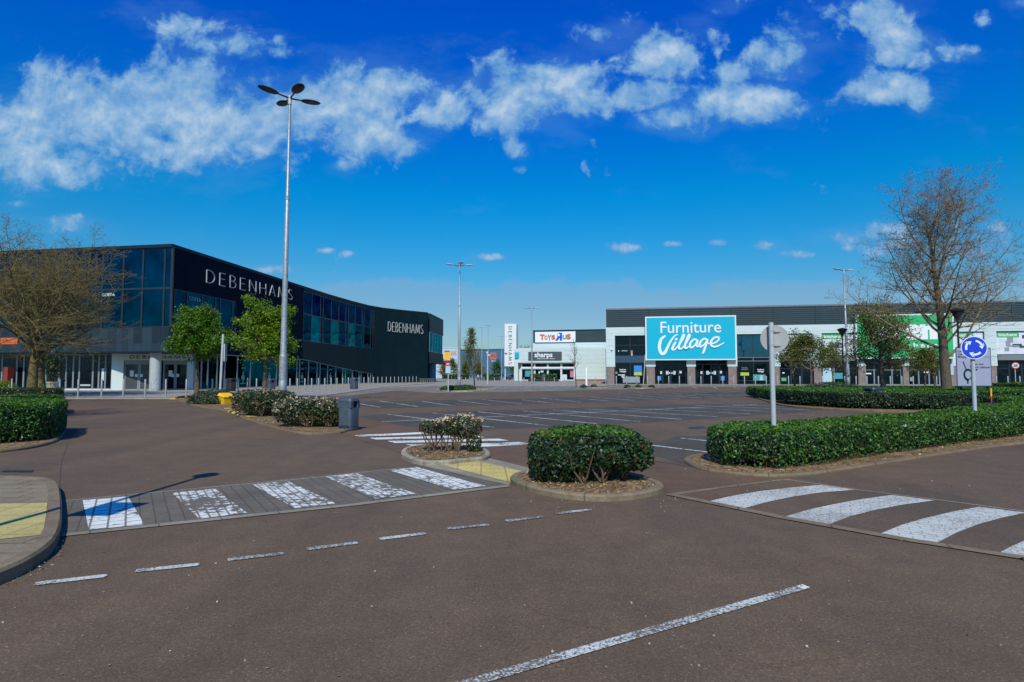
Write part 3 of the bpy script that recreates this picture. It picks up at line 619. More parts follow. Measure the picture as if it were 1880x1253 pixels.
for a in (448, 496, 556, 608):     # window displays: pale stands behind the glass
    u0 = uR(a); p = fr.pt(u0, 0, -.02)
    fr.box(dp, u0 - .5, u0 + .5, .5, .62, -.045, -.03); fr.box(dp, u0 - .08, u0 + .08, .62, 1.9, -.045, -.03); fr.box(dp, u0 - .3, u0 + .3, 1.0, 1.5, -.042, -.028); fr.box(dp, u0 - .45, u0 + .45, 2.3, 2.4, -.045, -.03)
dp.build('window_display', 'poster_teal', st_)
# entrance
en = MB(); fe.box(en, 0, 1.05, PZ, ZS - .13, -.4, .1); fe.box(en, fe.L - .85, fe.L, PZ, ZS - .13, -.4, .1)
fe.box(en, 1.05, fe.L - .85, 3.02, ZS - .13, -.3, .06); en.build('door_surround', 'white_panel', st_)
mid = fe.L * .55
for a, b in ((1.06, mid - .5), (mid + .35, fe.L - .86)):
    fe.box(MB(), a, b, 2.75, 3.01, -.2, .02).build('door_head', 'frame_grey', st_)
    for k in range(2):
        u0 = a + (b - a) * k / 2; u1 = a + (b - a) * (k + 1) / 2
        w_ = window(fe, st_, u0 + .005, u1 - .005, PZ, 2.74, 1, (), -.18, 'frame_grey', 'shop_glass', .13, 'door')
        mb = MB(); fe.box(mb, (u1 - .35 if k == 0 else u0 + .12), (u1 - .12 if k == 0 else u0 + .35), 1.35, 1.65, -.08, -.07); mb.build('notice', 'paper', w_)
    mb = MB(); fe.box(mb, a + .5, a + .85, 1.4, 2.0, -.145, -.137)
    for z_ in range(6): pass
    mb.build('notice', 'paper', st_)
gr_ = MB()                                             # rolled grille behind the left doors
for k in range(26): fe.box(gr_, 1.2, mid - .7, .15 + k * .1, .18 + k * .1, -.147, -.14)
gr_.build('grille', 'frame_grey', st_)
mb = MB(); word_on(mb, fe, 'DEBENHAMS', 1.6, fe.L - 1.05, 3.18, 3.5, .065, .09, .34, .03); mb.build('lettering', 'letter_black', st_)
cp = fl.pt(uL(290, -1.0), 0, -.75); MB().lathe([(.50, PZ), (.50, ZS - .1)], (cp.x, cp.y, 0), 28).build('column', 'pale_grey_metal', st_, True)
# glazed ground floor to the left of the entrance
gl0 = [-150, -110, -70, -30, 3, 30, 43, 63, 84, 108, 121, 134, 145, 170, 181, 193, 205]
for i, (a, b) in enumerate(zip(gl0, gl0[1:])):
    u0, u1 = uL(a, -1.4), uL(b, -1.4)
    w_ = window(fl, st_, u0 + .005, u1, PZ + .1, ZS - .14, 1, (), -1.6, 'frame_grey', 'shop_glass', .085, 'window')
    if i == 12: mb = MB(); fl.box(mb, u0 + .2, u1 - .2, .45, .62, -1.53, -1.5); mb.build('kick_rail', 'pale_grey_metal', w_)
fl.box(MB(), uL(-150, -1.4), uL(207, -1.4) - .05, PZ, PZ + .1, -1.7, -1.3).build('sill', 'frame_white', st_)
fl.box(MB(), uL(8, -.6), uL(16, -.6), PZ, 2.35, -1.2, -.6).build('panel', 'red_panel', st_)
mb = MB(); fl.box(mb, uL(5, 0), uL(36, 0), 4.6, 5.25, .23, .26); mb.build('sign_panel', 'orange_logo', st_)
mb = MB(); fl.box(mb, uL(186, -1.4), uL(190.5, -1.4), 1.0, 2.2, -1.56, -1.53); mb.build('notice', 'poster_white', st_)
mb = MB(); text_on(mb, fl, 'COSTA', uL(184), uL(207), ZZ(544, 59), ZZ(538.5, 59), -.02, .04, .01); mb.build('lettering', 'letter_white', st_)
mb = MB(); text_on(mb, fr, 'COSTA', uR(344), uR(366), ZZ(552, 61), ZZ(545, 61), .0, .04, .01); mb.build('lettering', 'poster_teal', st_)
mb = MB(); word_on(mb, fr, 'DEBENHAMS', uR(373), uR(532), 11.15, 12.5, .12, .042, .38, .08, dz=.5); mb.build('lettering', 'letter_steel', st_)
mb = MB(); word_on(mb, fr, 'DEBENHAMS', uR(711), uR(775), 9.75, 11.5, .12, .07, .26, .10, dz=-.1); mb.build('lettering', 'letter_steel', st_)
# end block with its own window band and column
fx = Face([(-16.6, 123.6), (-15.6, 138.5)])
bx = MB(); fx.box(bx, 0, fx.L, 10.3, 14.0, -6, 0); fx.box(bx, 0, fx.L, 3.9, 6.2, -6, 0); fx.box(bx, .3, fx.L - .2, 6.2, 10.3, -6, -.3); bx.build('end_block', 'dark_cladding', st_)
for k in range(5): window(fx, st_, .1 + k * 2.9, .1 + (k + 1) * 2.9 - .01, 6.21, 10.29, 1, (), -.2, 'frame_grey', 'teal_glass', .14)
MB().lathe([(.95, 0), (.95, 3.9)], (-17.2, 131, 0), 20).build('column', 'slate_blue', st_, True)
fx.box(MB(), 0, 3, 0, 3.9, -6, -2.5).build('end_wall', 'frame_white', st_)
# ------------------------------------------------------------------ long retail building with the blue and green boards
P1 = Vector((15.8, 102.7)); dv = (Vector((76.4, 91.3)) - P1).normalized(); fv = Face([P1, P1 + dv * 100])
fb = thing('retail_building', 'long white retail building with grey louvred parapet, a blue board and a green board', 'shop', (40, 98, 0))
U = lambda px, o=0.0: fv.s(px, 640, o)
nb = Vector((-dv.y, dv.x)); B0 = P1
MB().prism([fv.pt(.05, 0, -1.3), fv.pt(99.9, 0, -1.3), fv.pt(99.9, 0, -45), fv.pt(.05, 0, -45)], .02, 12.4).build('wall', 'void_black', fb)
MB().prism([fv.pt(0, 0, .05), fv.pt(100, 0, .05), fv.pt(100, 0, -45.2), fv.pt(0, 0, -45.2)], 12.45, 12.7).build('roof', 'roof_grey', fb)
lv = MB(); k = 0; us = [0.0] + [U(p) for p in (1192, 1267, 1343, 1420, 1498, 1580)] + [U(1580) + 7 * i for i in range(1, 8)]
us[-1] = 100
for a, b in zip(us, us[1:]): fv.box(lv, a + .06, b - .06, 9.52, 12.44, -1.2, .0)
lv.build('louvre_band', 'louvre_grey', fb)
pst = MB()
for a in us[1:-1]: fv.box(pst, a - .055, a + .055, 9.52, 12.44, -1.2, -.05)
pst.build('louvre_joint', 'frame_dark', fb)
fv.box(MB(), 0, 100, 8.12, 9.5, -1.25, .06).build('fascia', 'panel_white', fb)
piers = [(1112.8, 1129), (1185, 1203), (1260, 1277), (1335, 1353), (1413, 1432), (1492, 1509), (1573, 1589), (1655, 1668), (1745, 1757), (1808, 1830), (1900, 1920)]
uU = [(max(0, U(a)), U(b)) for a, b in piers] + [(88, 89.5)]
for a, b in uU:
    fv.box(MB(), a, b, 2.9, 8.11, -1.25, .05).build('pier', 'panel_white', fb)
    fv.box(MB(), a + .12, b - .12, 0, 2.89, -1.25, .0).build('pier_base', 'brick_pier', fb)
def bay(i): return uU[i][1] + .01, uU[i + 1][0] - .01
a, b = bay(0)
window(fv, fb, a, b, 4.72, 8.1, 2, (6.5,), -.3, 'frame_dark', 'shop_glass', .1); fv.box(MB(), a, b, 3.62, 4.7, -.5, -.24).build('spandrel', 'spandrel_blue', fb)
sw = window(fv, fb, a, b, .02, 3.6, 2, (), -.3, 'frame_dark', 'shop_glass', .1, 'shop_window')
def pbox(px0, px1, py0, py1, mat, par=None, o=-.2, name='poster', dep=99.0):
    u0, u1 = U(px0), U(px1); d = fv.pt((u0 + u1) / 2, 0, o).y; mb = MB(); fv.box(mb, u0, u1, ZZ(py1, d), ZZ(py0, d), o - .02, o); return mb.build(name, mat, par or fb)
def ptext(body, px0, px1, py0, py1, mat, o=-.2, par=None, bold=.0):
    u0, u1 = U(px0), U(px1); d = fv.pt((u0 + u1) / 2, 0, o).y; mb = MB(); text_on(mb, fv, body, u0, u1, ZZ(py1, d), ZZ(py0, d), o, .03, bold); return mb.build('lettering', mat, par or fb)
pbox(1163.5, 1178, 671.5, 685, 'poster_blue'); pbox(1163.5, 1178, 684, 689.5, 'poster_lime', o=-.195); ptext('furniture', 1137, 1149, 677.3, 680.3, 'letter_white', bold=.02); ptext('village', 1137, 1149, 681, 684.5, 'letter_white', bold=.02)
pbox(1134, 1147, 688, 689.6, 'poster_white'); pbox(1140, 1146, 690.3, 691.7, 'poster_white'); pbox(1141, 1145.5, 692.6, 693.8, 'poster_white'); pbox(1143, 1174, 692, 703, 'poster_grey', o=-.215); pbox(1129.5, 1133, 683, 686.5, 'poster_tan')
pbox(1135, 1136.4, 643.5, 646, 'paper'); pbox(1141, 1152, 643.5, 645.5, 'poster_grey', o=-.21); pbox(1158, 1161.5, 644, 651, 'poster_tan', o=-.21); pbox(1159, 1161, 651, 653, 'paper')
for bi in (1, 2):
    a, b = bay(bi)
    window(fv, fb, a, b, 3.3, 3.9, 1, (), -.9, 'frame_dark', 'shop_glass', .1); cx = (a + b) / 2
    for k, (q0, q1) in enumerate(((a, a + 1.15), (a + 1.16, cx - .005), (cx + .005, b - 1.16), (b - 1.15, b))):
        window(fv, fb, q0 + .01, q1 - .01, .02, 3.29, 1, (2.45,) if k in (0, 3) else (), -.9, 'frame_dark', 'shop_glass', .09, 'door' if k in (1, 2) else 'window')
    fv.box(MB(), a, b, 3.92, 8.1, -1.25, -.4).build('door_recess', 'void_black', fb)
    base = {1: 1202.5, 2: 1277}[bi]
    for d0, d1, y0, y1 in ((9.5, 13.5, 682, 687), (20, 25, 681.5, 688), (25.6, 28, 684, 686.5), (30, 32.6, 684, 686.5), (33.4, 38, 681.5, 688), (45, 49, 681.5, 686)):
        pbox(base + d0, base + d1, y0, y1, 'poster_white' if d0 != 20 and d0 != 33.4 else 'pale_blue_panel', o=-.82, name='notice')
pbox(1206.5, 1213.5, 691, 699, 'poster_blue', o=-.80); pbox(1323.5, 1331, 691, 699, 'poster_blue', o=-.80)
a, b = bay(3)
window(fv, fb, a, b, 4.4, 8.1, 2, (), -.3, 'frame_dark', 'sky_glass', .1); window(fv, fb, a, b, 3.75, 4.38, 2, (), -.3, 'frame_grey', 'shop_glass', .07)
window(fv, fb, a, b, .02, 3.74, 2, (.6,), -.3, 'frame_dark', 'shop_glass', .1, 'shop_window')
ptext('furniture', 1390, 1402, 677.3, 680.3, 'letter_white', bold=.02); ptext('village', 1390, 1402, 681, 684.5, 'letter_white', bold=.02); ptext('MADE', 1361.5, 1371.5, 674.5, 676.8, 'poster_grey'); ptext('DESIGN', 1360.5, 1373, 677.4, 679.8, 'poster_grey')
pbox(1359, 1374.5, 684.2, 690, 'poster_lime'); pbox(1382, 1405, 688, 699, 'poster_teal', o=-.215)
for y_ in (690, 693.3, 696.2): pbox(1394, 1400, y_, y_ + 1.8, 'poster_white')
# kitchens unit
a, b = bay(4)
def posters(bi, hdr=False):
    a, b = bay(bi); w = b - a
    window(fv, fb, a, b, 4.55, 8.1, 1, (), -.3, 'frame_dark', 'shop_glass', .1)
    mb = MB(); fv.box(mb, a + .1, b - .1, 4.65, 8.0, -.24, -.2, 0)
    for k in range(9):
        x = a + .3 + random.random() * (w - 1.6); z = 4.8 + random.random() * 2.2; fv.box(mb, x, x + random.uniform(.4, 1.5), z, z + random.uniform(.2, .9), -.2, -.195 + .002 * k, random.choice([1, 1, 2, 0]))
    mb.build('poster', ['poster_white', 'poster_grey', 'poster_dark'], fb)
    if hdr:
        mb = MB(); fv.box(mb, a + .15, a + w * .62, 7.2, 7.95, -.2, -.165); p_ = mb.build('poster', 'poster_green', fb)
        mb = MB(); text_on(mb, fv, 'kitchens', a + .4, a + w * .56, 7.35, 7.8, -.165, .03, .02); mb.build('lettering', 'letter_white', fb)
    fv.box(MB(), a, b, 3.75, 4.52, -.5, .25).build('canopy', 'fascia_grey', fb)
    for k in range(3): window(fv, fb, a + w * k / 3 + .01, a + w * (k + 1) / 3 - .01, .02, 3.73, 1, (2.5,) if k != 1 else (), -.35, 'frame_dark', 'shop_glass' if k else 'shop_glass', .09, 'shop_window')
for bi, h_ in ((4, False), (5, True), (8, True), (9, True), (10, False)): posters(bi, h_)
pbox(1434, 1443, 694, 700, 'poster_green', o=-.25); pbox(1510, 1532, 676, 702, 'pale_blue_panel', o=-.28); pbox(1530, 1548, 685, 696, 'poster_teal', o=-.24); pbox(1436, 1440, 684, 686, 'paper', o=-.25)
for bi in (6, 7):
    a, b = bay(bi); w = b - a
    for k in range(4): window(fv, fb, a + w * k / 4 + .01, a + w * (k + 1) / 4 - .01, .02, 3.7, 1, (2.3,), -.5, 'frame_grey', 'shop_glass', .08, 'shop_window')
    fv.box(MB(), a, b, 3.71, 8.1, -1.25, -.3).build('door_recess', 'void_black', fb)
pbox(1590, 1600, 685, 687.5, 'poster_white', o=-.4); pbox(1697, 1706, 682, 685, 'paper', o=-.4); pbox(1671, 1676, 693, 700, 'poster_grey', o=-.4); pbox(1776, 1782, 682, 688, 'poster_blue', o=-.25)
def signboard(px0, px1, py0, py1, mat, o):
    u0, u1 = U(px0, o), U(px1, o); q0 = fv.pt(u0, 0, o).y; d0 = fv.pt((u0 + u1) / 2, 0, o).y; z0, z1 = ZZ(py1, d0), ZZ(py0, d0)
    mb = MB(); fv.box(mb, u0, u1, z0, z1, .1, o); s = mb.build('sign_board', 'white_sign', fb)
    mb = MB(); fv.box(mb, u0 + .2, u1 - .2, z0 + .2, z1 - .2, o, o + .02); mb.build('sign_face', mat, s); return u0, u1, z0, z1, s
u0, u1, z0, z1, sg = signboard(1185, 1352.5, 580.5, 661.5, 'cyan_board', .75)
d0 = fv.pt((u0 + u1) / 2, 0, .77).y; mb = MB()
text_on(mb, fv, 'Furniture', U(1213, .77), U(1324.5, .77), ZZ(611.5, d0), ZZ(590.5, d0), .772, .06, .004); mb.build('lettering', 'letter_white', sg)
def spl(P, n=7):
    out = []
    for i in range(len(P) - 1):
        p0, p1, p2, p3 = P[max(i - 1, 0)], P[i], P[i + 1], P[min(i + 2, len(P) - 1)]
        for k in range(n):
            t = k / n; out.append(tuple(.5 * (2 * p1[j] + (p2[j] - p0[j]) * t + (2 * p0[j] - 5 * p1[j] + 4 * p2[j] - p3[j]) * t * t + (3 * p1[j] - p0[j] - 3 * p2[j] + p3[j]) * t ** 3) for j in range(len(p1))))
    return out + [tuple(P[-1])]
# brush script, points are (x, y, width) measured on the board
SC = [[(1221, 617, 3.5), (1214, 623, 5.5), (1210.5, 636, 6), (1213, 647, 6), (1217, 649.5, 6), (1222, 645, 5.5), (1230, 629, 4), (1238, 618, 3), (1244, 614.5, 2)],
      [(1241, 623.5, 4), (1242.5, 622.6, 4)], [(1240, 629, 4), (1236, 636, 4.2), (1234, 641, 4), (1237, 642.5, 3), (1243, 638, 2.6), (1251, 628, 3), (1256, 617, 4), (1254.5, 616, 4), (1249, 628, 4.2), (1246, 637, 4.4), (1248, 641, 3.6), (1254, 638, 2.6), (1262, 627, 3), (1266.5, 617, 4), (1264.5, 616, 4), (1259.5, 628, 4.2), (1257, 637, 4.4), (1259, 640, 3.6), (1264, 637, 2.6)],
      [(1281, 626, 3.6), (1275, 623.5, 3.6), (1268.5, 629, 4), (1266.5, 636, 4), (1270, 638.5, 3.6), (1276, 634, 3), (1281, 626, 3.6), (1278.5, 634, 4), (1281, 637, 3.2), (1286, 633, 2.6)],
      [(1299, 625, 3.6), (1293, 622.5, 3.6), (1286.5, 628, 4), (1284, 635, 4), (1287.5, 637, 3.6), (1294, 632, 3), (1299, 624.5, 3.6), (1296, 634, 4), (1292, 645, 4), (1289.5, 650, 2.6)],
      [(1297, 629, 2.4), (1304, 632, 2.8), (1314, 629.5, 3), (1320, 623.5, 3.4), (1318, 620, 3.6), (1311, 621.5, 3.8), (1305.5, 628, 4.2), (1306, 635, 4), (1312, 637.5, 3.4), (1321, 635, 2.8), (1329, 630.5, 1.8)]]
mb = MB(); kz = d0 / F
for j, P in enumerate(SC):
    Q = spl(P); stroke(mb, [(x, -y) for x, y, _ in Q], [w_ * .95 for *_, w_ in Q], lambda X, Y, O: fv.pt(U(X, .77), ZZ(-Y, d0), .772 + O + .004 * j), .05)
    for x, y, w_ in (Q[0], Q[-1]): stroke(mb, [(x - w_ * .46, -y), (x - w_ * .2, -y), (x + w_ * .2, -y), (x + w_ * .46, -y)], [w_ * .3, w_ * .88, w_ * .88, w_ * .3], lambda X, Y, O: fv.pt(U(X, .77), ZZ(-Y, d0), .774 + O + .004 * j), .05)
mb.build('lettering', 'letter_white', sg)
u0, u1, z0, z1, sg = signboard(1572, 1753, 577, 659, 'green_board', .75); w = u1 - u0; hh = z1 - z0
mb = MB(); text_on(mb, fv, 'wren', u0 + w * .1, u0 + w * .83, z0 + hh * .42, z0 + hh * .765, .772, .06, .075); mb.build('lettering', 'letter_white', sg)
mb = MB(); text_on(mb, fv, 'kitchens', u0 + w * .36, u0 + w * .83, z0 + hh * .24, z0 + hh * .35, .772, .06, .03, space=1.35); mb.build('lettering', 'letter_white', sg)
mb = MB(); c_ = fv.pt(U(1123), 5.6, .1); mb.lathe([(.12, 0), (.2, .12), (.2, .25), (.1, .4)], c_, 10); mb.build('alarm_box', 'frame_white', fb)
sheet('shop_pavement', [fv.pt(-1, 0, 5), fv.pt(100, 0, 5), fv.pt(100, 0, -1), fv.pt(-1, 0, -1)], .012, 'plaza_slabs', True)
m = MB(); fv.box(m, -1, 100, 0, .03, 5.0, 5.4); struct(m.build('pavement_edge', 'kerb_pale'))
# ------------------------------------------------------------------ toy shop and the small white showroom in front of it
ft = Face([D(979, 688, 166), D(1200, 688, 158)]); tb = thing('toy_store', 'white toy shop shed with grey louvred parapet and coloured letters on a board', 'shop', (20, 165, 0))
V = lambda px: ft.s(px)
MB().prism([ft.pt(0, 0, -.3), ft.pt(ft.L, 0, -.3), ft.pt(ft.L, 0, -40), ft.pt(0, 0, -40)], 0, 13.3).build('wall', 'panel_white', tb)
ft.box(MB(), 0, ft.L, ZZ(629, 163), ZZ(606.8, 163), -.3, .1).build('louvre_band', 'louvre_grey', tb); ft.box(MB(), -.2, ft.L, ZZ(606.7, 163), ZZ(605.6, 163), -.6, .25).build('coping', 'roof_edge', tb)
ft.box(MB(), 0, ft.L, .0, ZZ(629.3, 163), -.3, .04).build('cladding', 'panel_white', tb)
mb = MB(); ft.box(mb, V(983), V(1057), ZZ(628.3, 163), ZZ(608.8, 163), .1, .4); sg = mb.build('sign_board', 'white_sign', tb)
for ch, a, b, y0, y1, mt, bd in (('T', 992, 1000.5, 613.5, 623.5, 'toy_red', .05), ('O', 999.8, 1006.5, 615.5, 623.3, 'toy_orange', .05), ('Y', 1006, 1013, 614.5, 625, 'toy_green', .04), ('S', 1013, 1020, 615, 623.5, 'toy_red', .05), ('U', 1033.5, 1041, 615, 623, 'toy_green', .05), ('S', 1041, 1048.5, 613.5, 623.5, 'toy_red', .05)):
    mb = MB(); text_on(mb, ft, ch, V(a), V(b), ZZ(y1, 163), ZZ(y0, 163), .402, .1, bd); mb.build('letter', mt, sg)
mb = MB(); text_on(mb, ft, 'R', V(1020), V(1032.5), ZZ(625.2, 163), ZZ(611, 163), .402, .1, .05, True); lr = mb.build('letter', 'toy_blue', sg)
mb = MB(); cs, cz = V(1026.3), ZZ(615, 163); sp = [((.55 if k % 2 == 0 else .24) * math.sin(PI * k / 5), (.55 if k % 2 == 0 else .24) * math.cos(PI * k / 5)) for k in range(10)]
mb.add([ft.pt(cs + x, cz + z, .508) for x, z in sp] , [tuple(range(9, -1, -1))]); mb.build('star', 'letter_white', lr)
sb = thing('kitchen_showroom', 'low white showroom with charcoal name board and glazed front before the toy shop', 'shop', (8, 152, 0))
fs = Face([D(944, 688, 153), D(1112, 688, 149)]); W = lambda px: fs.s(px); zz = lambda py: ZZ(py, 151)
MB().prism([fs.pt(.3, 0, -1.6), fs.pt(fs.L, 0, -1.6), fs.pt(fs.L, 0, -12), fs.pt(.3, 0, -12)], 0, zz(640)).build('wall', 'panel_white', sb)
fs.box(MB(), W(951), fs.L, zz(666), zz(639), -1.7, 0).build('parapet', 'panel_white', sb); fs.box(MB(), 0, W(951) - .02, 0, zz(642), -1.7, -.15).build('end_wall', 'panel_white', sb)
fs.box(MB(), W(1055.5), fs.L, .45, zz(666) - .01, -1.7, -.02).build('side_wall', 'panel_white', sb); fs.box(MB(), W(1055.5), fs.L, 0, .44, -1.7, -.05).build('plinth', 'plinth_brick', sb)
mb = MB(); fs.box(mb, W(970), W(1031.5), zz(661.8), zz(646), .0, .15); sg = mb.build('sign_board', 'charcoal_sign', sb)
mb = MB(); text_on(mb, fs, 'sharps', W(981.5), W(1014.5), zz(659), zz(647), .152, .05, .025); mb.build('lettering', 'letter_white', sg)
mb = MB(); text_on(mb, fs, 'BEDROOMS', W(986.5), W(1018.5), zz(659.6), zz(658.2), .152, .05, .02); mb.build('lettering', 'letter_white', sg)
mb = MB(); fs.box(mb, W(945.2), W(953.2), zz(657.5), zz(646.8), -.0, .15); mb.build('sign_panel', 'cyan_board', sb)
xs = [956, 980.5, 1005, 1030, 1055]
for a, b in zip(xs, xs[1:]):
    window(fs, sb, W(a) + .01, W(b) - .01, zz(675.5), zz(666.4), 1, (), -.9, 'frame_white', 'shop_glass', .22); window(fs, sb, W(a) + .01, W(b) - .01, .1, zz(677.5), 1, (), -.9, 'frame_white', 'teal_glass', .22)
fs.box(MB(), W(954.5), W(1056), zz(677.4), zz(675.6), -1, -.3).build('canopy', 'frame_white', sb)
for a in (956, 1030, 1054.5): fs.box(MB(), W(a) - .22, W(a) + .22, 0, zz(677.5), -.8, -.36).build('post', 'frame_white', sb)
for a, b, y0, y1, mt in ((1046, 1053, 678, 693, 'poster_pink'), (1031.5, 1040, 688, 698, 'poster_white'), (988, 990, 682, 686, 'paper'), (991.5, 997, 677.8, 684, 'poster_white'), (963, 975, 680, 692, 'poster_teal')):
    mb = MB(); fs.box(mb, W(a), W(b), zz(y1), zz(y0), -.84, -.82); mb.build('poster', mt, sb)
# totem
tt = thing('sign_totem', 'tall white totem with store name running down it, standing on two legs', 'sign', D(937, 688, 190).xy.to_3d())
f2 = Face([D(926.2, 688, 190), D(948, 688, 190.4)])
mb = MB(); f2.box(mb, 0, f2.L, ZZ(673, 190), ZZ(594.8, 190), -1.7, 0); mb.build('panel', 'white_sign', tt)
mb = MB(); f2.box(mb, f2.L + .01, f2.L + .75, ZZ(642, 190), ZZ(596, 190), -2.6, -1.2); mb.build('return_panel', 'frame_grey', tt)
for a in (.3, f2.L - .5): MB().tube([f2.pt(a, 0, -.8), f2.pt(a, ZZ(673, 190), -.8)], .17, 8).build('leg', 'frame_white', tt)
mb = MB(); L_ = ZZ(600, 190) - ZZ(669, 190); word(mb, 'DEBENHAMS', .085, .42, lambda X, Y, O: f2.pt(f2.L * .34 + 1.0 * (Y), ZZ(600, 190) - L_ * X, .02 + O), .05); mb.build('lettering', 'letter_black', tt)
# far sheds
q = thing('warehouse', 'slate blue warehouse shop with orange square logo behind the young tree', 'warehouse', D(885, 688, 258).xy.to_3d())
f3 = Face([D(844, 688, 262), D(985, 688, 252)]); k_ = lambda px: f3.s(px)
f3.box(MB(), 0, f3.L, 0, ZZ(642.5, 257), -40, 0).build('wall', 'slate_blue', q); f3.box(MB(), 0, f3.L, ZZ(642.4, 257), ZZ(640.8, 257), -40, .2).build('coping', 'slate_blue', q)
mb = MB(); f3.box(mb, k_(900), k_(911.5), ZZ(660.5, 257), ZZ(648, 257), 0, .12); lg = mb.build('logo_board', 'orange_logo', q)
mb = MB(); text_on(mb, f3, 'B&Q', k_(901), k_(910.7), ZZ(656.5, 257), ZZ(650, 257), .125, .06, .02); mb.build('lettering', 'slate_blue', lg)
mb = MB(); text_on(mb, f3, 'open', k_(902), k_(910), ZZ(664.5, 257), ZZ(662.3, 257), .02, .06, .02); mb.build('lettering', 'letter_white', q)
q = thing('warehouse', 'pale grey blue warehouse with faded orange sign beside the dark store', 'warehouse', D(828, 688, 262).xy.to_3d())
f4 = Face([D(790, 688, 262), D(843.8, 688, 262.5)]); k_ = lambda px: f4.s(px)
f4.box(MB(), 0, f4.L, 0, ZZ(640, 262), -40, 0).build('wall', 'pale_blue_panel', q); f4.box(MB(), 0, f4.L, ZZ(640, 262) + .004, ZZ(638.8, 262), -40, .15).build('coping', 'frame_white', q)
mb = MB(); f4.box(mb, k_(826.5), k_(838.5), ZZ(652.3, 262), ZZ(650.6, 262), .02, .1); text_on(mb, f4, 'ook', k_(827), k_(838), ZZ(649.8, 262), ZZ(642.5, 262), .02, .1, .05); mb.build('lettering', 'faded_orange', q)
# ------------------------------------------------------------------ planting
def pt_in(poly, x, y):
    n = len(poly); c = np.zeros(len(x), bool)
    for i in range(n):
        a, b = poly[i - 1], poly[i]
        c ^= ((a[1] > y) != (b[1] > y)) & (x < (b[0] - a[0]) * (y - a[1]) / ((b[1] - a[1]) or 1e-9) + a[0])
    return c
def lump(x, y, z, s=1.0):
    return (np.sin(x * 3.1 * s + 1.3 * np.sin(y * 2.3 * s)) + np.sin(y * 3.7 * s + 1.1 * np.sin(z * 4 + x * 1.7 * s)) + .6 * np.sin(z * 7 * s + x * 5.3 * s + y * 4.1 * s)) / 2.6
def hedge(name, label, poly, z0, z1, dens, size, leaf='hedge_leaf', group=None, under=.0, top='top_leaf', near=None, rough=.05, flowers=0, rust=0, cat='hedge', sticks=0, loose=0.0):
    """clipped hedge: leaf faces in a shell over a dark twiggy core; poly is its plan"""
    P = [Vector((p[0], p[1])) for p in poly]; n = len(P)
    if sum(P[i - 1].x * P[i].y - P[i].x * P[i - 1].y for i in range(n)) < 0: P = P[::-1]
    c0 = sum(P, Vector((0, 0))) / n; t = thing(name, label, cat, (c0.x, c0.y, z0), group); h = z1 - z0
    per = [(P[i] - P[i - 1]).length for i in range(n)]; A = abs(sum(P[i - 1].x * P[i].y - P[i].x * P[i - 1].y for i in range(n))) / 2
    ce = []; no = []; tm = []
    for i in range(n):
        a, b = P[i - 1], P[i]; m = int(per[i] * h * dens); u = RNG.random(m); v = RNG.random(m) ** .85; d = (b - a).normalized(); nn = np.array([d.y, -d.x, 0])
        x = a.x + (b.x - a.x) * u; y = a.y + (b.y - a.y) * u; z = z0 + h * v
        inw = RNG.exponential(.05, m) - .02 + rough * lump(x, y, z) + np.clip(.30 - v, 0, 1) * under * 1.6 + np.clip(v - .88, 0, 1) ** 2 * 9 * .5 * min(h, .9)
        inw += loose * RNG.random(m)
        pts = np.stack([x, y, z], 1) - nn * inw[:, None]
        keep = RNG.random(m) < np.clip(.35 + v * 2.2, 0, 1); ce.append(pts[keep]); no.append((np.tile(nn, (m, 1)) * .8 + [0, 0, .35])[keep]); tm.append(np.zeros(keep.sum(), int))
    m = int(A * dens * 2); xs = [p.x for p in P]; ys = [p.y for p in P]
    bx = (max(xs) - min(xs)) * (max(ys) - min(ys)); m = int(bx * dens)
    x = RNG.uniform(min(xs), max(xs), m); y = RNG.uniform(min(ys), max(ys), m); Q = inset(P, .02); k = pt_in([(p.x, p.y) for p in Q], x, y); x, y = x[k], y[k]
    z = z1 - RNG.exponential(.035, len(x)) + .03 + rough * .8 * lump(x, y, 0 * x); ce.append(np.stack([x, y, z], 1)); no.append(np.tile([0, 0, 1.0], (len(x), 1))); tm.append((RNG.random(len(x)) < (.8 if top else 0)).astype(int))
    ce = np.concatenate(ce); no = np.concatenate(no); tm = np.concatenate(tm)
    sz = RNG.uniform(.5, 1.45, len(ce)) * size
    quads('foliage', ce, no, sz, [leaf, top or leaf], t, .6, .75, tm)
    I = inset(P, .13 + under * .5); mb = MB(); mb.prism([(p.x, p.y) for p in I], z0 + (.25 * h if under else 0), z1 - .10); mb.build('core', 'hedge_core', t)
    if sticks:
        mb = MB()
        for _ in range(sticks):
            i = random.randrange(n); a, b = P[i - 1], P[i]; q = a.lerp(b, random.random()); d = (b - a).normalized(); nn = Vector((d.y, -d.x)); q = q - nn * random.uniform(.08, .3 + under)
            p0 = Vector((q.x, q.y, z0)); mid_ = p0 + Vector((random.gauss(0, .08), random.gauss(0, .08), h * .3)) + nn.to_3d() * random.uniform(-.05, .08); e = mid_ + Vector((random.gauss(0, .12), random.gauss(0, .12), h * random.uniform(.2, .5)))
            mb.tube([p0, mid_, e], [.012, .008, .004], 4)
        mb.build('stems', 'twig_brown', t)
    for cnt, nm, mt, zf in ((flowers, 'flowers', 'petal', .55), (rust, 'new_growth', 'rust_leaf', .2)):
        if not cnt: continue
        cs = ce[(ce[:, 2] > z0 + h * zf)]; cs = cs[RNG.integers(0, len(cs), cnt)]; pp = np.repeat(cs, 9, 0) + RNG.normal(0, .028 + .006, (cnt * 9, 3)) + [0, 0, .03]
        quads(nm, pp, np.tile([0, -.4, 1.0], (len(pp), 1)), RNG.uniform(.03, .055, len(pp)), mt, t, .75, .7)
    return t
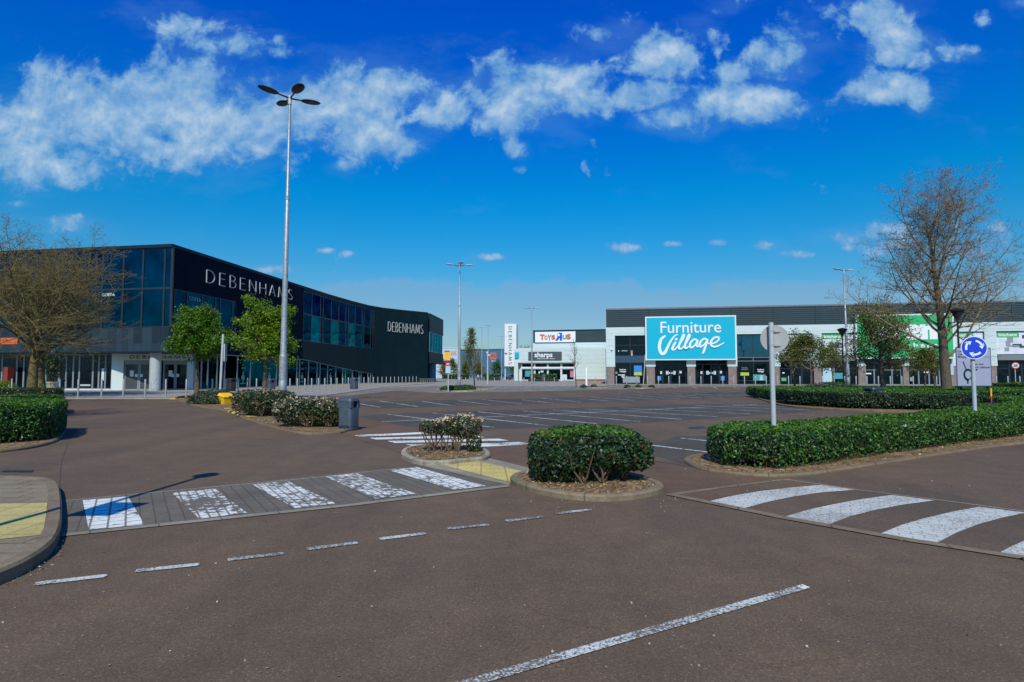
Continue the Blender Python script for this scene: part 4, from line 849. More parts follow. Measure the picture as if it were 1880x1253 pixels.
# plans of the hedges
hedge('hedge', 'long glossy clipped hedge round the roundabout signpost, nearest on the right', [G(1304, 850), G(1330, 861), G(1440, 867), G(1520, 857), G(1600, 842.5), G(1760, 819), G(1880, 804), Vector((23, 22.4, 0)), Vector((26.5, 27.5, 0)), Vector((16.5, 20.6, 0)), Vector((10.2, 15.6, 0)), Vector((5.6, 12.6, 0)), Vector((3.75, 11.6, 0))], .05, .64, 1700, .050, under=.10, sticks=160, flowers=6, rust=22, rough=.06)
hedge('hedge', 'clipped dark green hedge block at the left edge, nearest the tactile pavement', [G(-260, 838), G(0, 820), G(60, 815), G(96, 810), Vector((-11.35, 15.5, 0)), Vector((-12.75, 17.6, 0)), Vector((-26, 17.4, 0))], .05, .88, 1500, .055, under=.09, sticks=40, rough=.06)
hedge('hedge', 'low hedge strip behind the left hedge block, under the bare twin trunked tree', [Vector((-32, 24.5, 0)), Vector((-18.4, 24.0, 0)), Vector((-18.0, 24.6, 0)), Vector((-20.1, 27.5, 0)), Vector((-32, 28, 0))], .05, .66, 700, .075, rough=.06)
hedge('shrub', 'low dark spreading shrub at the foot of the bare left tree', [Vector((-29.5, 34.8, 0)), Vector((-26.0, 35.1, 0)), Vector((-27.5, 37.8, 0)), Vector((-30.5, 38.2, 0))], .05, .75, 500, .09, 'shrub_leaf', cat='shrub', top='shrub_leaf', loose=.25)
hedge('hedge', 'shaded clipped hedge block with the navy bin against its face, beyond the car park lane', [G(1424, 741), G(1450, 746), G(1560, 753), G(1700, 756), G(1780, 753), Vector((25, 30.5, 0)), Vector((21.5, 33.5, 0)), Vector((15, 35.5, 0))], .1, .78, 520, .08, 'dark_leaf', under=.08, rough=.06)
hedge('hedge', 'low hedge behind the shaded hedge block, running along the shop pavement', [Vector((15.5, 36.5, 0)), Vector((22, 35, 0)), Vector((26.5, 32, 0)), Vector((40, 34, 0)), Vector((44, 43, 0)), Vector((17, 44.5, 0))], .1, .72, 260, .10, 'hedge_leaf', rough=.08)
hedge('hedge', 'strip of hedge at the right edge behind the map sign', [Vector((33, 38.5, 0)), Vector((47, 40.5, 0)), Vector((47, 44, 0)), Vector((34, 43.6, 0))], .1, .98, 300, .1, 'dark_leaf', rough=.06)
hedge('hedge', 'low clipped hedge in front of the map sign posts', [Vector((21.5, 25.8, 0)), Vector((30, 28.6, 0)), Vector((30, 30.5, 0)), Vector((22, 28.8, 0))], .1, .56, 420, .08, 'hedge_leaf', rough=.05)
# round clump, spreading mounds
def mound(name, label, c, rx, ry, h, n, size, leaf, group=None, z0=.08, cat='shrub', top=None):
    t = thing(name, label, cat, (c[0], c[1], z0), group)
    u = RNG.normal(0, 1, (n, 3)); u[:, 2] = np.abs(u[:, 2]); u /= np.linalg.norm(u, axis=1)[:, None]; r = 1 - RNG.exponential(.07, n); r *= 1 + .10 * lump(u[:, 0] * 2.2 + c[0], u[:, 1] * 2.2, u[:, 2] * 2)
    p = u * r[:, None] * [rx, ry, h] + [c[0], c[1], z0]; quads('foliage', p, u, RNG.uniform(.7, 1.3, n) * size, leaf, t, .5, .5)
    mb = MB(); mb.lathe([(.01, h * .86), (.5, h * .78), (.78, h * .5), (.86, .02)][::-1], (c[0], c[1], z0), 14, 0, 2, rx, ry); mb.build('core', 'hedge_core', t, True); return t
c = G(378, 744); mound('shrub', 'low spreading dark shrub mound beside the yellow grit bin', (c.x, c.y + .9), 1.25, 1.3, .74, 5200, .085, 'shrub_leaf')
c = D(1551, 688, 40); mound('shrub', 'rounded clipped shrub dome behind the shaded hedge, by the black lantern', (c.x, 41.5), 2.25, 2.0, 1.05, 4200, .1, 'hedge_leaf')
for px_, Y, r_, lb in ((826, 58.5, 1.0, 'low green ground shrub at the foot of the yellow sign post'), (856, 63, 1.1, 'low shrub round the base of the middle lamp post'), (842, 60, .9, 'low shrub between sign post and middle lamp post')):
    c = D(px_, 688, Y); mound('shrub', lb, (c.x, c.y), r_, .9, .5, 1100, .11, 'hedge_leaf')
for px_, Y, lb in ((1071.5, 73, 'tiny tuft of shrub on the kerbed bed before the white showroom, left of two'), (1090, 73.5, 'tiny tuft of shrub on the kerbed bed before the white showroom, right of two'), (1151, 71.5, 'small tuft of shrub on the bed before the furniture shop, left of three'), (1172, 71.5, 'small tuft of shrub on the bed before the furniture shop, middle of three'), (1196, 71, 'small tuft of shrub on the bed before the furniture shop, right of three')):
    c = D(px_, 688, Y); mound('shrub', lb, (c.x, c.y), .42, .4, .36, 260, .1, 'shrub_leaf')
# near clipped bush with visible stems
def loose_bush(name, label, lobes, z0, n, size, leaf, stems, flowers=0, rust=0, fl_top=.6, grp=None, topc='top_leaf', core=True, sq=3.4):
    """lobes: (cx, cy, rx, ry, z_low, z_high) rounded boxes; stems: list of polylines"""
    cx = sum(l[0] for l in lobes) / len(lobes); cy = sum(l[1] for l in lobes) / len(lobes); t = thing(name, label, 'bush', (cx, cy, z0), grp)
    vol = [l[2] * l[3] + l[2] * (l[5] - l[4]) * 2 for l in lobes]; CE = []; NO = []; TM = []
    for l, v in zip(lobes, vol):
        m = int(n * v / sum(vol)); u = RNG.normal(0, 1, (m, 3)); q = (np.abs(u) ** sq).sum(1) ** (-1 / sq); s = u * q[:, None]
        hz = (l[5] - l[4]) / 2; r = 1 - RNG.exponential(.09, m) + .05 * lump(s[:, 0] * 3 + l[0], s[:, 1] * 3, s[:, 2] * 3)
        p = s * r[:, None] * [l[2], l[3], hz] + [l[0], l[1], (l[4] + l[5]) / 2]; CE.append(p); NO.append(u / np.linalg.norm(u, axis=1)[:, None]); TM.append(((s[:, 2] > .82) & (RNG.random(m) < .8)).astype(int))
    CE = np.concatenate(CE); NO = np.concatenate(NO); TM = np.concatenate(TM)
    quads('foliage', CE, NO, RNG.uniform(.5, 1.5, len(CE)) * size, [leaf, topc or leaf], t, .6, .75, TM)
    if core:
        mb = MB()
        for l in lobes:
            hz = l[5] - l[4]; mb.lathe([(.3, hz * .22), (.66, hz * .4), (.74, hz * .7), (.6, hz * .86), (.2, hz * .9)], (l[0], l[1], l[4]), 14, 0, 3.2, l[2], l[3])
        mb.build('core', 'hedge_core', t)
    mb = MB()
    for P in stems: mb.tube(P, [.017 - .011 * k / (len(P) - 1) for k in range(len(P))], 6)
    mb.build('stems', 'twig_brown', t, True)
    for cnt, nm, mt in ((flowers, 'flowers', 'petal'), (rust, 'new_growth', 'rust_leaf')):
        if not cnt: continue
        zt = np.quantile(CE[:, 2], fl_top if nm == 'flowers' else .35); cs = CE[CE[:, 2] > zt]; cs = cs[RNG.integers(0, len(cs), cnt)]; pp = np.repeat(cs, 9, 0) + RNG.normal(0, .03, (cnt * 9, 3)) + [0, 0, .02]
        quads(nm, pp, np.tile([0, -.5, 1.0], (len(pp), 1)), RNG.uniform(.025, .05, len(pp)), mt, t, .75, .7)
    return t
def stemset(x, y, z0, n, spread, top, seed=1):
    rr = random.Random(seed); out = []
    for k in range(n):
        a = Vector((x + rr.gauss(0, .05), y + rr.gauss(0, .05), z0)); d = Vector((rr.gauss(0, spread), rr.gauss(0, spread * .6), 1)); P = [a]
        for j in range(4): d += Vector((rr.gauss(0, .25), rr.gauss(0, .2), .1)); d.normalize(); P.append(P[-1] + d * (top - z0) / 4.2)
        out.append(P)
    return out
b0 = G(1085, 892); bx0, by0 = b0.x, b0.y - .02
loose_bush('bush', 'dense clipped rounded bush alone on the crossing island, stems showing below', [(bx0 + .04, by0 + .35, .76, .60, .18, .83), (bx0 - .42, by0 + .2, .48, .50, .05, .79), (bx0 + .25, by0 + .1, .5, .4, .24, .80), (bx0 + .58, by0 + .25, .34, .42, .20, .68)], .07, 26000, .047, 'dark_leaf',
           stemset(bx0 - .18, by0 - .2, .09, 5, .5, .6, 4) + stemset(bx0 + .12, by0 - .12, .09, 5, .6, .7, 6) + stemset(bx0 + .5, by0 + .1, .09, 4, .4, .6, 5), 5, 26, .2, core=True)
b1 = G(830, 838); x1, y1 = b1.x, b1.y
z_ = lambda py, Y=12.3: ZZ(py, Y)
loose_bush('bush', 'sparse leggy bush with pale blossom on the near kerbed island, zebra stripes showing through it', [(x1 + .22, y1 + .25, .36, .30, z_(804), z_(765)), (x1 - .1, y1 + .2, .32, .25, z_(798), z_(770)), (x1 - .46, y1 + .2, .22, .2, z_(796), z_(773)), (x1 + .42, y1 + .12, .15, .15, .1, z_(800))], .1, 3000, .05, 'shrub_leaf',
           stemset(x1 - .42, y1 + .1, .09, 7, .45, .72, 8) + stemset(x1 + .1, y1 + .12, .09, 6, .35, .8, 9) + stemset(x1 + .38, y1 + .1, .09, 5, .3, .7, 10) + stemset(x1 - .15, y1 + .12, .09, 6, .8, .55, 12), 62, 24, .72, topc='shrub_leaf', core=False, sq=2.6)
b2 = G(480, 768); b3 = G(565, 788)
loose_bush('bush', 'flowering bush with pale pink blossom around the tall lamp post, left one of the pair', [(b2.x + .05, b2.y + .7, .95, .8, .12, 1.0), (b2.x - .7, b2.y + 1.2, .8, .8, .12, 1.02)], .1, 6500, .075, 'shrub_leaf', stemset(b2.x, b2.y, .09, 6, .5, .6, 3), 120, 20, .45, topc='shrub_leaf')
loose_bush('bush', 'flowering bush with pale blossom before the grey litter bin, right one of the pair', [(b3.x - .2, b3.y + .5, .95, .6, .12, .88), (b3.x + .55, b3.y + .4, .62, .55, .12, .86)], .1, 7500, .068, 'shrub_leaf', stemset(b3.x, b3.y, .09, 8, .5, .6, 2) + stemset(b3.x + .6, b3.y, .09, 8, .6, .5, 14), 210, 14, .45, topc='shrub_leaf')
# ------------------------------------------------------------------ trees
def grow(seed, base, height, tr, n1, levels, first=.25, ang=55, lenf=.5, up=.25, kids=(9, 6, 5), lean=(0, 0), wig=.12, taper=.35, shape=None, straight=.05, rk=(.02, .022)):
    """returns list of (level, points, radii)"""
    rr = random.Random(seed); out = []
    def rnd(s): return Vector((rr.gauss(0, s), rr.gauss(0, s), rr.gauss(0, s)))
    P = [Vector(base)]; d = Vector((lean[0], lean[1], 1)).normalized(); N = 12
    for k in range(N): d = (d + rnd(straight) + Vector((0, 0, .06))).normalized(); P.append(P[-1] + d * height / N)
    Rr = [tr * (1 - k / N) ** .8 + .012 for k in range(N + 1)]; Rr[0] *= 1.25; out.append((0, P, Rr))
    def spawn(par, radii, lvl, cnt, plen):
        for c in range(cnt):
            f0 = first if lvl == 1 else .22; f = f0 + (1 - f0) * ((c + rr.random()) / cnt) ** (1.0 if lvl > 1 else .9); x = f * (len(par) - 1); i = min(int(x), len(par) - 2); q = par[i].lerp(par[i + 1], x - i); r0 = radii[i] * (.62 if lvl == 1 else .6)
            ax = (par[i + 1] - par[i]).normalized(); az = (c * 2.399963 + rr.uniform(-.5, .5)); s = Vector((math.cos(az), math.sin(az), 0)); s = (s - ax * s.dot(ax)).normalized()
            a = math.radians(ang * (1.15 - .55 * f if lvl == 1 else 1) * rr.uniform(.75, 1.2)); dd = (ax * math.cos(a) + s * math.sin(a)).normalized()
            if lvl == 1: L = height * lenf * (shape(f) if shape else (1.15 - .8 * f)) * rr.uniform(.62, 1.28)
            else: L = plen * rr.uniform(.32, .58) * (1.15 - .55 * f)
            n = 7 if lvl == 1 else (5 if lvl == 2 else 3); pts = [q]
            for k in range(n): dd = (dd + rnd(wig) + Vector((0, 0, up * (1 if lvl == 1 else .5) / n * 2))).normalized(); pts.append(pts[-1] + dd * L / n)
            r0 = min(r0, rk[0] + L * rk[1]); rad = [max(.0055, r0 * (1 - .85 * k / n)) for k in range(n + 1)]; out.append((lvl, pts, rad))
            if lvl < levels: spawn(pts, rad, lvl + 1, kids[min(lvl - 1, len(kids) - 1)], L)
    spawn(P, Rr, 1, n1, height); return out
def tree(name, label, seed, base, height, tr, n1, levels, bk, twig='twig_brown', leaves=None, group=None, buds=None, thick=1.0, cat='tree', **kw):
    t = thing(name, label, cat, base, group); br = grow(seed, base, height, tr, n1, levels, **kw)
    a = MB(); b = MB()
    for lv_, P, R in br:
        if lv_ == 0: a.tube(P, R, 10)
        elif lv_ == 1: b.tube(P, R, 6)
        else: b.tube(P, [max(r * thick, .006 * thick) for r in R], 4 if lv_ == 2 else 3, 0, False)
    a.build('trunk', bk, t, True); b.build('branches', twig, t, True)
    tips = []; dirs = []
    for lv_, P, R in br:
        if lv_ >= max(1, levels - 1):
            for k in range(1, len(P)):
                for _ in range(2): tips.append(P[k].lerp(P[k - 1], random.random())); dirs.append((P[k] - P[k - 1]).normalized())
    tips = np.array([tuple(p) for p in tips]); dirs = np.array([tuple(p) for p in dirs])
    for nm, spec in (('leaves', leaves), ('buds', buds)):
        if not spec: continue
        n, size, mt, sp = spec; i = RNG.integers(0, len(tips), n); p = tips[i] + RNG.normal(0, sp, (n, 3)); quads(nm, p, RNG.normal(0, 1, (n, 3)) * .6 + [0, -.25, .55], RNG.uniform(.6, 1.35, n) * size, mt, t, .65, .6)
    return t
# big bare tree on the right
c = D(1737, 688, 37.5); tree('bare_tree', 'tall bare spreading tree with reddish buds, behind the hedges on the right', 5, (c.x, c.y, .05), 10.9, .30, 32, 4, 'bark_grey', 'twig_pale', None, None, (9500, .068, 'bud', .04), 1.0, first=.22, ang=64, lenf=.60, up=.40, kids=(11, 7, 4), shape=lambda f: (1.18 - .68 * f) if f > .30 else .9, wig=.06, straight=.02, rk=(.012, .0105))
# twin trunked bare tree on the left
c = D(58, 688, 42); tree('bare_tree', 'bushy bare tree at the left edge, front trunk of the pair by the hedge', 21, (c.x, c.y, .05), 6.6, .34, 30, 4, 'bark_mossy', 'bark_mossy', None, None, (4200, .075, 'bud', .05), 1.2, first=.34, ang=72, lenf=1.32, up=.30, kids=(11, 7, 4), shape=lambda f: 1.02 - .34 * f, wig=.11, rk=(.012, .011))
c = D(77, 688, 46); tree('bare_tree', 'bushy bare tree at the left edge, rear trunk of the pair by the store front', 34, (c.x, c.y, .05), 7.1, .34, 22, 4, 'bark_mossy', 'bark_mossy', None, None, (3500, .08, 'bud', .05), 1.2, first=.30, ang=64, lenf=1.0, up=.36, kids=(10, 7, 4), shape=lambda f: 1.0 - .35 * f, wig=.11, rk=(.012, .011))
tree('bare_tree', 'bare tree beside the road, left of the hedge block, casting a lacy shadow', 77, (-20.6, 18.2, .05), 7.0, .22, 26, 3, 'bark_mossy', 'bark_mossy', None, None, (1500, .08, 'bud', .05), 1.6, first=.3, ang=64, lenf=.62, up=.3, kids=(10, 7), shape=lambda f: 1.0 - .35 * f, wig=.1)
# two trees in fresh leaf in front of the store
c = D(362, 688, 45.5); tree('leafy_tree', 'small round tree in fresh mid green leaf by the store entrance', 41, (c.x, c.y, .05), 5.4, .17, 24, 3, 'bark_grey', 'twig_brown', (26000, .13, 'fresh_leaf', .15), first=.44, ang=76, lenf=.54, up=.12, kids=(7, 5), shape=lambda f: 1.0 - .45 * f)
c = D(486, 688, 38); tree('leafy_tree', 'small round tree in yellow green leaf beside the tall lamp post', 52, (c.x, c.y, .05), 4.95, .16, 22, 3, 'bark_grey', 'twig_brown', (20000, .118, 'lime_leaf', .14), first=.44, ang=74, lenf=.55, up=.12, kids=(7, 5), shape=lambda f: 1.0 - .42 * f, lean=(.02, 0))
# trees in front of the retail building
c = D(1622, 688, 47); tree('leafy_tree', 'olive green tree in front of the green board', 63, (c.x, c.y, .05), 5.2, .20, 26, 3, 'bark_grey', 'twig_pale', (9500, .14, 'olive_leaf', .2), first=.30, ang=70, lenf=.74, up=.2, kids=(8, 6), shape=lambda f: 1.0 - .45 * f)
for px_, Y, h_, sd, lb, lf in ((1459, 62, 4.3, 71, 'small olive tree before the white piers, just right of the pale sign back', 2600), (1488, 58, 4.2, 72, 'small green tree left of the shrub dome, before the brick pier', 3200), (1530, 64, 3.9, 73, 'small sparse tree left of the black lantern post', 1500), (1697, 60, 3.3, 74, 'small olive tree below the kitchens board, left of the big bare trunk', 2400), (1716, 66, 3.3, 75, 'thin tree in front of the kitchens doors, behind the bare trunk', 900)):
    c = D(px_, 688, Y); tree('young_tree', lb, sd, (c.x, c.y, .05), h_, .09, 16, 3, 'bark_grey', 'twig_pale', (int(lf * 1.4), .155, 'olive_leaf', .2), first=.42, ang=66, lenf=.62, up=.18, kids=(6, 4), shape=lambda f: 1.0 - .4 * f)
c = D(871.4, 688, 75); tree('young_tree', 'slim upright young tree coming into leaf on the kerbed strip', 81, (c.x, c.y, .05), 7.0, .07, 30, 3, 'bark_grey', 'twig_pale', (3400, .14, 'spring_leaf', .18), first=.16, ang=56, lenf=.36, up=.3, kids=(5, 4), shape=lambda f: 1.15 - 1.05 * f)
c = D(1058, 688, 76); tree('young_tree', 'slim leafless sapling in front of the white showroom wall', 83, (c.x, c.y, .05), 5.6, .055, 18, 2, 'bark_grey', 'twig_brown', None, None, None, 1.2, first=.35, ang=42, lenf=.36, up=.3, kids=(5,))
# far planting
def far_tree(label, px_, Y, h_, w_, leaf, seed, n=1500, group=None):
    c = D(px_, 688, Y); return tree('far_tree', label, seed, (c.x, c.y, 0), h_, .2, 14, 2, 'bark_grey', 'twig_brown', (n, .42, leaf, .5), group=group, first=.15, ang=65, lenf=w_, up=.2, kids=(6,))
far_tree('round green tree before the slate blue warehouse, left of the totem legs', 914, 215, 5.2, .6, 'hedge_leaf', 91)
far_tree('yellow green tree before the slate blue warehouse, left of the young tree', 857, 220, 5, .5, 'olive_leaf', 92)
far_tree('green tree low behind the totem legs', 941, 230, 7, .6, 'fresh_leaf', 93)
far_tree('brownish green tree before the pale warehouse, right of the yellow sign', 833, 225, 6.5, .5, 'olive_leaf', 94); far_tree('rusty tree before the pale warehouse, beside the dark store column', 816, 218, 6, .5, 'bud', 95)
far_tree('bare tree rising behind the white showroom roof, left one', 958, 200, 10, .4, 'bud', 96, 300); far_tree('bare tree rising behind the white showroom roof, right one', 969, 205, 10.2, .4, 'bud', 97, 300)
far_tree('green tree beside the slate blue warehouse, behind the dark planter', 880, 222, 5, .6, 'olive_leaf', 98)
hedge('hedge', 'far dark hedge line before the pale warehouse', [D(812, 688, 205), D(858, 688, 205), D(860, 688, 209), D(812, 688, 209)], 0, 1.5, 40, .35, 'dark_leaf', rough=.1)
def planter(px0, px1, Y, lb):
    a, b = D(px0, 688, Y), D(px1, 688, Y); t = thing('planter', lb, 'planter', ((a.x + b.x) / 2, Y, 0))
    MB().prism([(a.x, Y), (b.x, Y), (b.x, Y + 2.2), (a.x, Y + 2.2)], 0, .62).build('box', 'planter_dark', t)
    w_ = b.x - a.x; n = int(900); p = np.stack([RNG.uniform(a.x + w_ * .06, b.x - w_ * .05, n), RNG.uniform(Y + .2, Y + 2, n), RNG.uniform(.6, 1.75, n)], 1); quads('foliage', p, np.tile([0, -.5, .6], (n, 1)), RNG.uniform(.25, .5, n), 'hedge_leaf', t, .6, .6)
planter(881.5, 918.5, 165, 'long dark planter with clipped green planting before the slate blue warehouse'); planter(970, 1026, 140, 'dark planter with clipped green planting in front of the showroom glazing')
# ------------------------------------------------------------------ lamp posts
def lamp_post(label, px_, Y, top, arms, base_r=.155, group='lamp posts in the car park', rot=25, col='galvanised', z0=.05, lean=(0, 0), disc='lamp_dark'):
    c = D(px_, 688, Y); t = thing('lamp_post', label, 'lamp post', (c.x, Y, z0), group); k = top / 14.2
    def P(z): return Vector((c.x + lean[0] * z / top, Y + lean[1] * z / top, z0 + z))
    m = MB(); m.tube([P(0), P(2.3 * k)], base_r, 12); m.tube([P(2.3 * k + .004), P(2.3 * k + .12), P(5.2 * k), P(9.5 * k), P(9.52 * k), P(top)], [base_r, base_r * .84, base_r * .72, base_r * .52, base_r * .45, base_r * .36], 12); m.build('pole', col, t, True)
    m = MB(); m.tube([P(.55), P(.56), P(1.25), P(1.26)], [base_r * 1.0, base_r + .006, base_r + .006, base_r], 12); m.tube([P(9.45 * k), P(9.62 * k)], base_r * .6, 12); m.build('collar', col, t, True)
    hd = P(top)
    m = MB(); m.tube([hd - Vector((0, 0, .3)), hd + Vector((0, 0, .12))], .09, 10); m.build('hub', 'pale_grey_metal', t, True)
    for i in range(arms):
        a = math.radians(rot + 360 / arms * i); u = Vector((math.cos(a), math.sin(a), .10)).normalized(); v = Vector((-math.sin(a), math.cos(a), 0)); n = u.cross(v) * -1; n = v.cross(u) * -1
        m = MB(); m.tube([hd + Vector((0, 0, .0)), hd + u * .55], [.045, .035], 6); m.build('arm', 'lamp_dark', t)
        ce = hd + u * 1.02; m = MB(); vs = []; N = 20
        for rr, zz_ in ((.30, -.035), (.86, -.03), (1.0, .005), (.9, .045), (.45, .085), (.05, .095)):
            vs += [ce + u * .50 * rr * math.cos(2 * PI * q / N) + v * .26 * rr * math.sin(2 * PI * q / N) + n * zz_ * (1 if n.z > 0 else -1) for q in range(N)]
        fs = [(r * N + q, r * N + (q + 1) % N, (r + 1) * N + (q + 1) % N, (r + 1) * N + q) for r in range(5) for q in range(N)] + [tuple(range(N - 1, -1, -1)), tuple(5 * N + q for q in range(N))]
        m.add(vs, fs); m.build('lamp_head', disc, t, True)
    return t
lamp_post('tall galvanised lamp post with four leaf shaped heads, rising from the flowering bushes', 519, 28.6, 14.75, 4, .175, rot=40, lean=(.08, 0))
lamp_post('lamp post with splayed heads standing on the planted island in mid car park', 843, 64, 13.0, 4, .19, rot=12, disc='lamp_pale')
lamp_post('lamp post with splayed heads behind the black lantern, in front of the green board', 1557, 67, 13.0, 2, .19, rot=20, disc='lamp_pale', lean=(-.15, 0))
lamp_post('far lamp post with two heads in front of the white showroom', 976.5, 106, 13.0, 2, .17, rot=10, disc='lamp_pale')
for px_, Y, rot in ((884.5, 150, 5), (896, 143, 0), (921, 185, 8)):
    lamp_post({884.5: 'thin far lamp post between young tree and camera pole, before the blue warehouse', 896: 'thin far lamp post behind the camera pole, tallest before the blue warehouse', 921: 'thin far lamp post just left of the white totem'}[px_], px_, Y, 13.0, 2, .16, rot=rot, disc='lamp_pale')
c = D(895, 688, 100); t = thing('camera_pole', 'grey pole with white security cameras on top before the blue warehouse', 'camera pole', (c.x, 100, 0))
MB().tube([(c.x, 100, 0), (c.x, 100, 5.0)], [.12, .09], 10).build('pole', 'pale_grey_metal', t, True); MB().lathe([(.02, 0), (.16, .08), (.16, .3), (.05, .36)], (c.x - .05, 100, 5.0), 10).build('camera', 'frame_white', t, True); MB().box((c.x + .25, 99.9, 4.75), (.4, .2, .18)).build('camera', 'frame_white', t, bev=.03)
def lantern(label, px_, Y, z0, ztop):
    c = D(px_, 688, Y); t = thing('lantern_post', label, 'lantern', (c.x, Y, z0), 'black lantern posts')
    MB().tube([(c.x, Y, z0), (c.x, Y, z0 + 1.1), (c.x, Y, z0 + 1.12), (c.x, Y, ztop - .55)], [.085, .08, .055, .045], 10).build('post', 'black_paint', t, True)
    MB().lathe([(.05, -.62), (.07, -.5), (.3, -.1), (.32, -.06)], (c.x, Y, ztop), 16).build('lantern_glass', 'lamp_dark', t, True)
    MB().lathe([(.36, -.06), (.36, -.02), (.22, .04), (.05, .09)], (c.x, Y, ztop), 16).build('cap', 'black_paint', t, True)
lantern('black post with inverted cone lantern just left of the green board', 1548.5, 45, .05, 4.95); lantern('black post with dark lantern rising behind the map sign and bare trunk', 1762, 32, .05, 5.0)
# ------------------------------------------------------------------ signs
def post_tube(t, x, y, z0, z1, r=.045, mat='pale_grey_metal', top=None): MB().tube([(x, y, z0), ((top or (x, y))[0], (top or (x, y))[1], z1)], r, 12).build('post', mat, t, True)
def facing(x, y): d = Vector((-x, -y, 0)).normalized(); return d, Vector((-d.y, d.x, 0))
def disc(mb, c, n, r, th, N=40, mi=0):
    a = Vector((-n.y, n.x, 0)).normalized(); b = Vector((0, 0, 1)); vs = [c + (a * math.cos(2 * PI * k / N) + b * math.sin(2 * PI * k / N)) * r - n * th / 2 for k in range(N)]; vs += [v + n * th for v in vs]
    mb.add(vs, [tuple(range(N - 1, -1, -1)), tuple(range(N, 2 * N))] + [(k, (k + 1) % N, N + (k + 1) % N, N + k) for k in range(N)], mi)
# back of a round sign on a pale post in the hedge
Y = 11.7; c = D(1418.5, 688, Y); t = thing('road_sign', 'round sign seen from behind, grey back on a pale post in the hedge', 'road sign', (c.x, Y, .1))
zt = ZZ(592.5, Y); post_tube(t, c.x, Y, .1, zt, .047, top=(c.x - .01, Y))
n = Vector((-c.x * .35, -Y, 0)).normalized(); sc_ = D(1423, 688, Y + .1); cc = Vector((sc_.x + .0, Y + .09, ZZ(621.5, Y)))
m = MB(); disc(m, cc, n, .262, .006); m.build('sign_plate', 'sign_back', t)
m = MB()
for dz in (.135, -.135): m.box((cc.x + .03, cc.y - .02, cc.z + dz), (.16, .03, .03)); m.tube([(c.x, Y, cc.z + dz - .02), (c.x, Y, cc.z + dz + .02)], .052, 12)
m.build('bracket', 'sign_back', t)
MB().lathe([(.05, 0), (.05, .01), (.02, .02)], (c.x - .01, Y, zt), 12).build('cap', 'rust_leaf', t)
# roundabout sign
Y = 15.9; c = D(1787, 688, Y); t = thing('road_sign', 'round blue roundabout sign with three white arrows on a grey post in the hedge', 'road sign', (c.x, Y, .1))
post_tube(t, c.x, Y, .1, ZZ(640, Y), .05); n = Vector((-.30, -1, 0)).normalized(); cc = Vector((c.x - .02, Y - .09, ZZ(639, Y)))
m = MB(); disc(m, cc, n, .298, .006); pl = m.build('sign_plate', 'letter_white', t); m = MB(); disc(m, cc + n * .005, n, .278, .004); m.build('sign_face', 'sign_blue', pl)
a_ = Vector((n.y * -1, n.x, 0)).normalized() * -1; a_ = a_ if a_.x > 0 else -a_; b_ = Vector((0, 0, 1)); m = MB()
def ring_pt(ang, r): return cc + n * .0085 + (a_ * math.sin(math.radians(ang)) + b_ * math.cos(math.radians(ang))) * r
for s0 in (12, 132, 252):
    A = [s0 + 62 * k / 8 for k in range(9)]; vs = [ring_pt(a, .155) for a in A] + [ring_pt(a, .205) for a in A]; m.add(vs, [(k, k + 1, 10 + k, 9 + k) for k in range(8)])
    m.add([ring_pt(s0 + 58, .115), ring_pt(s0 + 58, .245), ring_pt(s0 + 90, .178)], [(0, 1, 2)]); m.add([ring_pt(s0 + 62, .14), ring_pt(s0 + 50, .105), ring_pt(s0 + 64, .18)], [(0, 1, 2)]); m.add([ring_pt(s0 + 62, .22), ring_pt(s0 + 64, .18), ring_pt(s0 + 46, .255)], [(0, 1, 2)])
m.build('arrows', 'letter_white', pl)
# map sign
Y = 30.0; a, b = D(1756.5, 688, Y), D(1820.5, 688, Y + .5); ms = Face([a, b]); t = thing('direction_sign', 'large mauve grey map sign with black roundabout diagram behind the blue roundabout sign', 'sign', ((a.x + b.x) / 2, Y, .05))
z0, z1 = ZZ(710, Y), ZZ(638, Y); m = MB(); ms.box(m, 0, ms.L, z0, z1, -.03, 0); pl = m.build('sign_plate', 'sign_mauve', t, bev=.012)
bd = MB()
for u0, u1, q0, q1 in ((.0, ms.L, z0, z0 + .035), (0, ms.L, z1 - .035, z1), (0, .035, z0 + .036, z1 - .036), (ms.L - .035, ms.L, z0 + .036, z1 - .036)): ms.box(bd, u0, u1, q0, q1, .001, .008)
ms.box(bd, .05, ms.L - .05, ZZ(655.5, Y), ZZ(655, Y), .001, .006); bd.build('border', 'spandrel_blue', pl)
for f in (.09, .93): MB().tube([ms.pt(ms.L * f, .05, -.09), ms.pt(ms.L * f, z1 - .1, -.09)], .05, 10).build('post', 'black_paint', t, True)
S = lambda px: ms.s(px); Zm = lambda py: ZZ(py, Y + .2); m = MB()
stroke(m, [(S(1767), Zm(664)), (S(1773), Zm(680))], .055, lambda X, Yy, O: ms.pt(X, Yy, .004 + O), .006); ang = [(S(1775.5) + .245 * math.cos(math.radians(q)), Zm(688) + .245 * math.sin(math.radians(q))) for q in range(-60, 181 + 105, 12)]
stroke(m, ang, .075, lambda X, Yy, O: ms.pt(X, Yy, .0045 + O), .006); stroke(m, [(S(1774.5), Zm(696)), (S(1774.5), Zm(704.5))], .085, lambda X, Yy, O: ms.pt(X, Yy, .005 + O), .006); stroke(m, [(S(1782), Zm(685)), (S(1787), Zm(681)), (S(1793), Zm(678.5))], .06, lambda X, Yy, O: ms.pt(X, Yy, .0055 + O), .006)
m.build('road_diagram', 'letter_black', pl); m = MB()
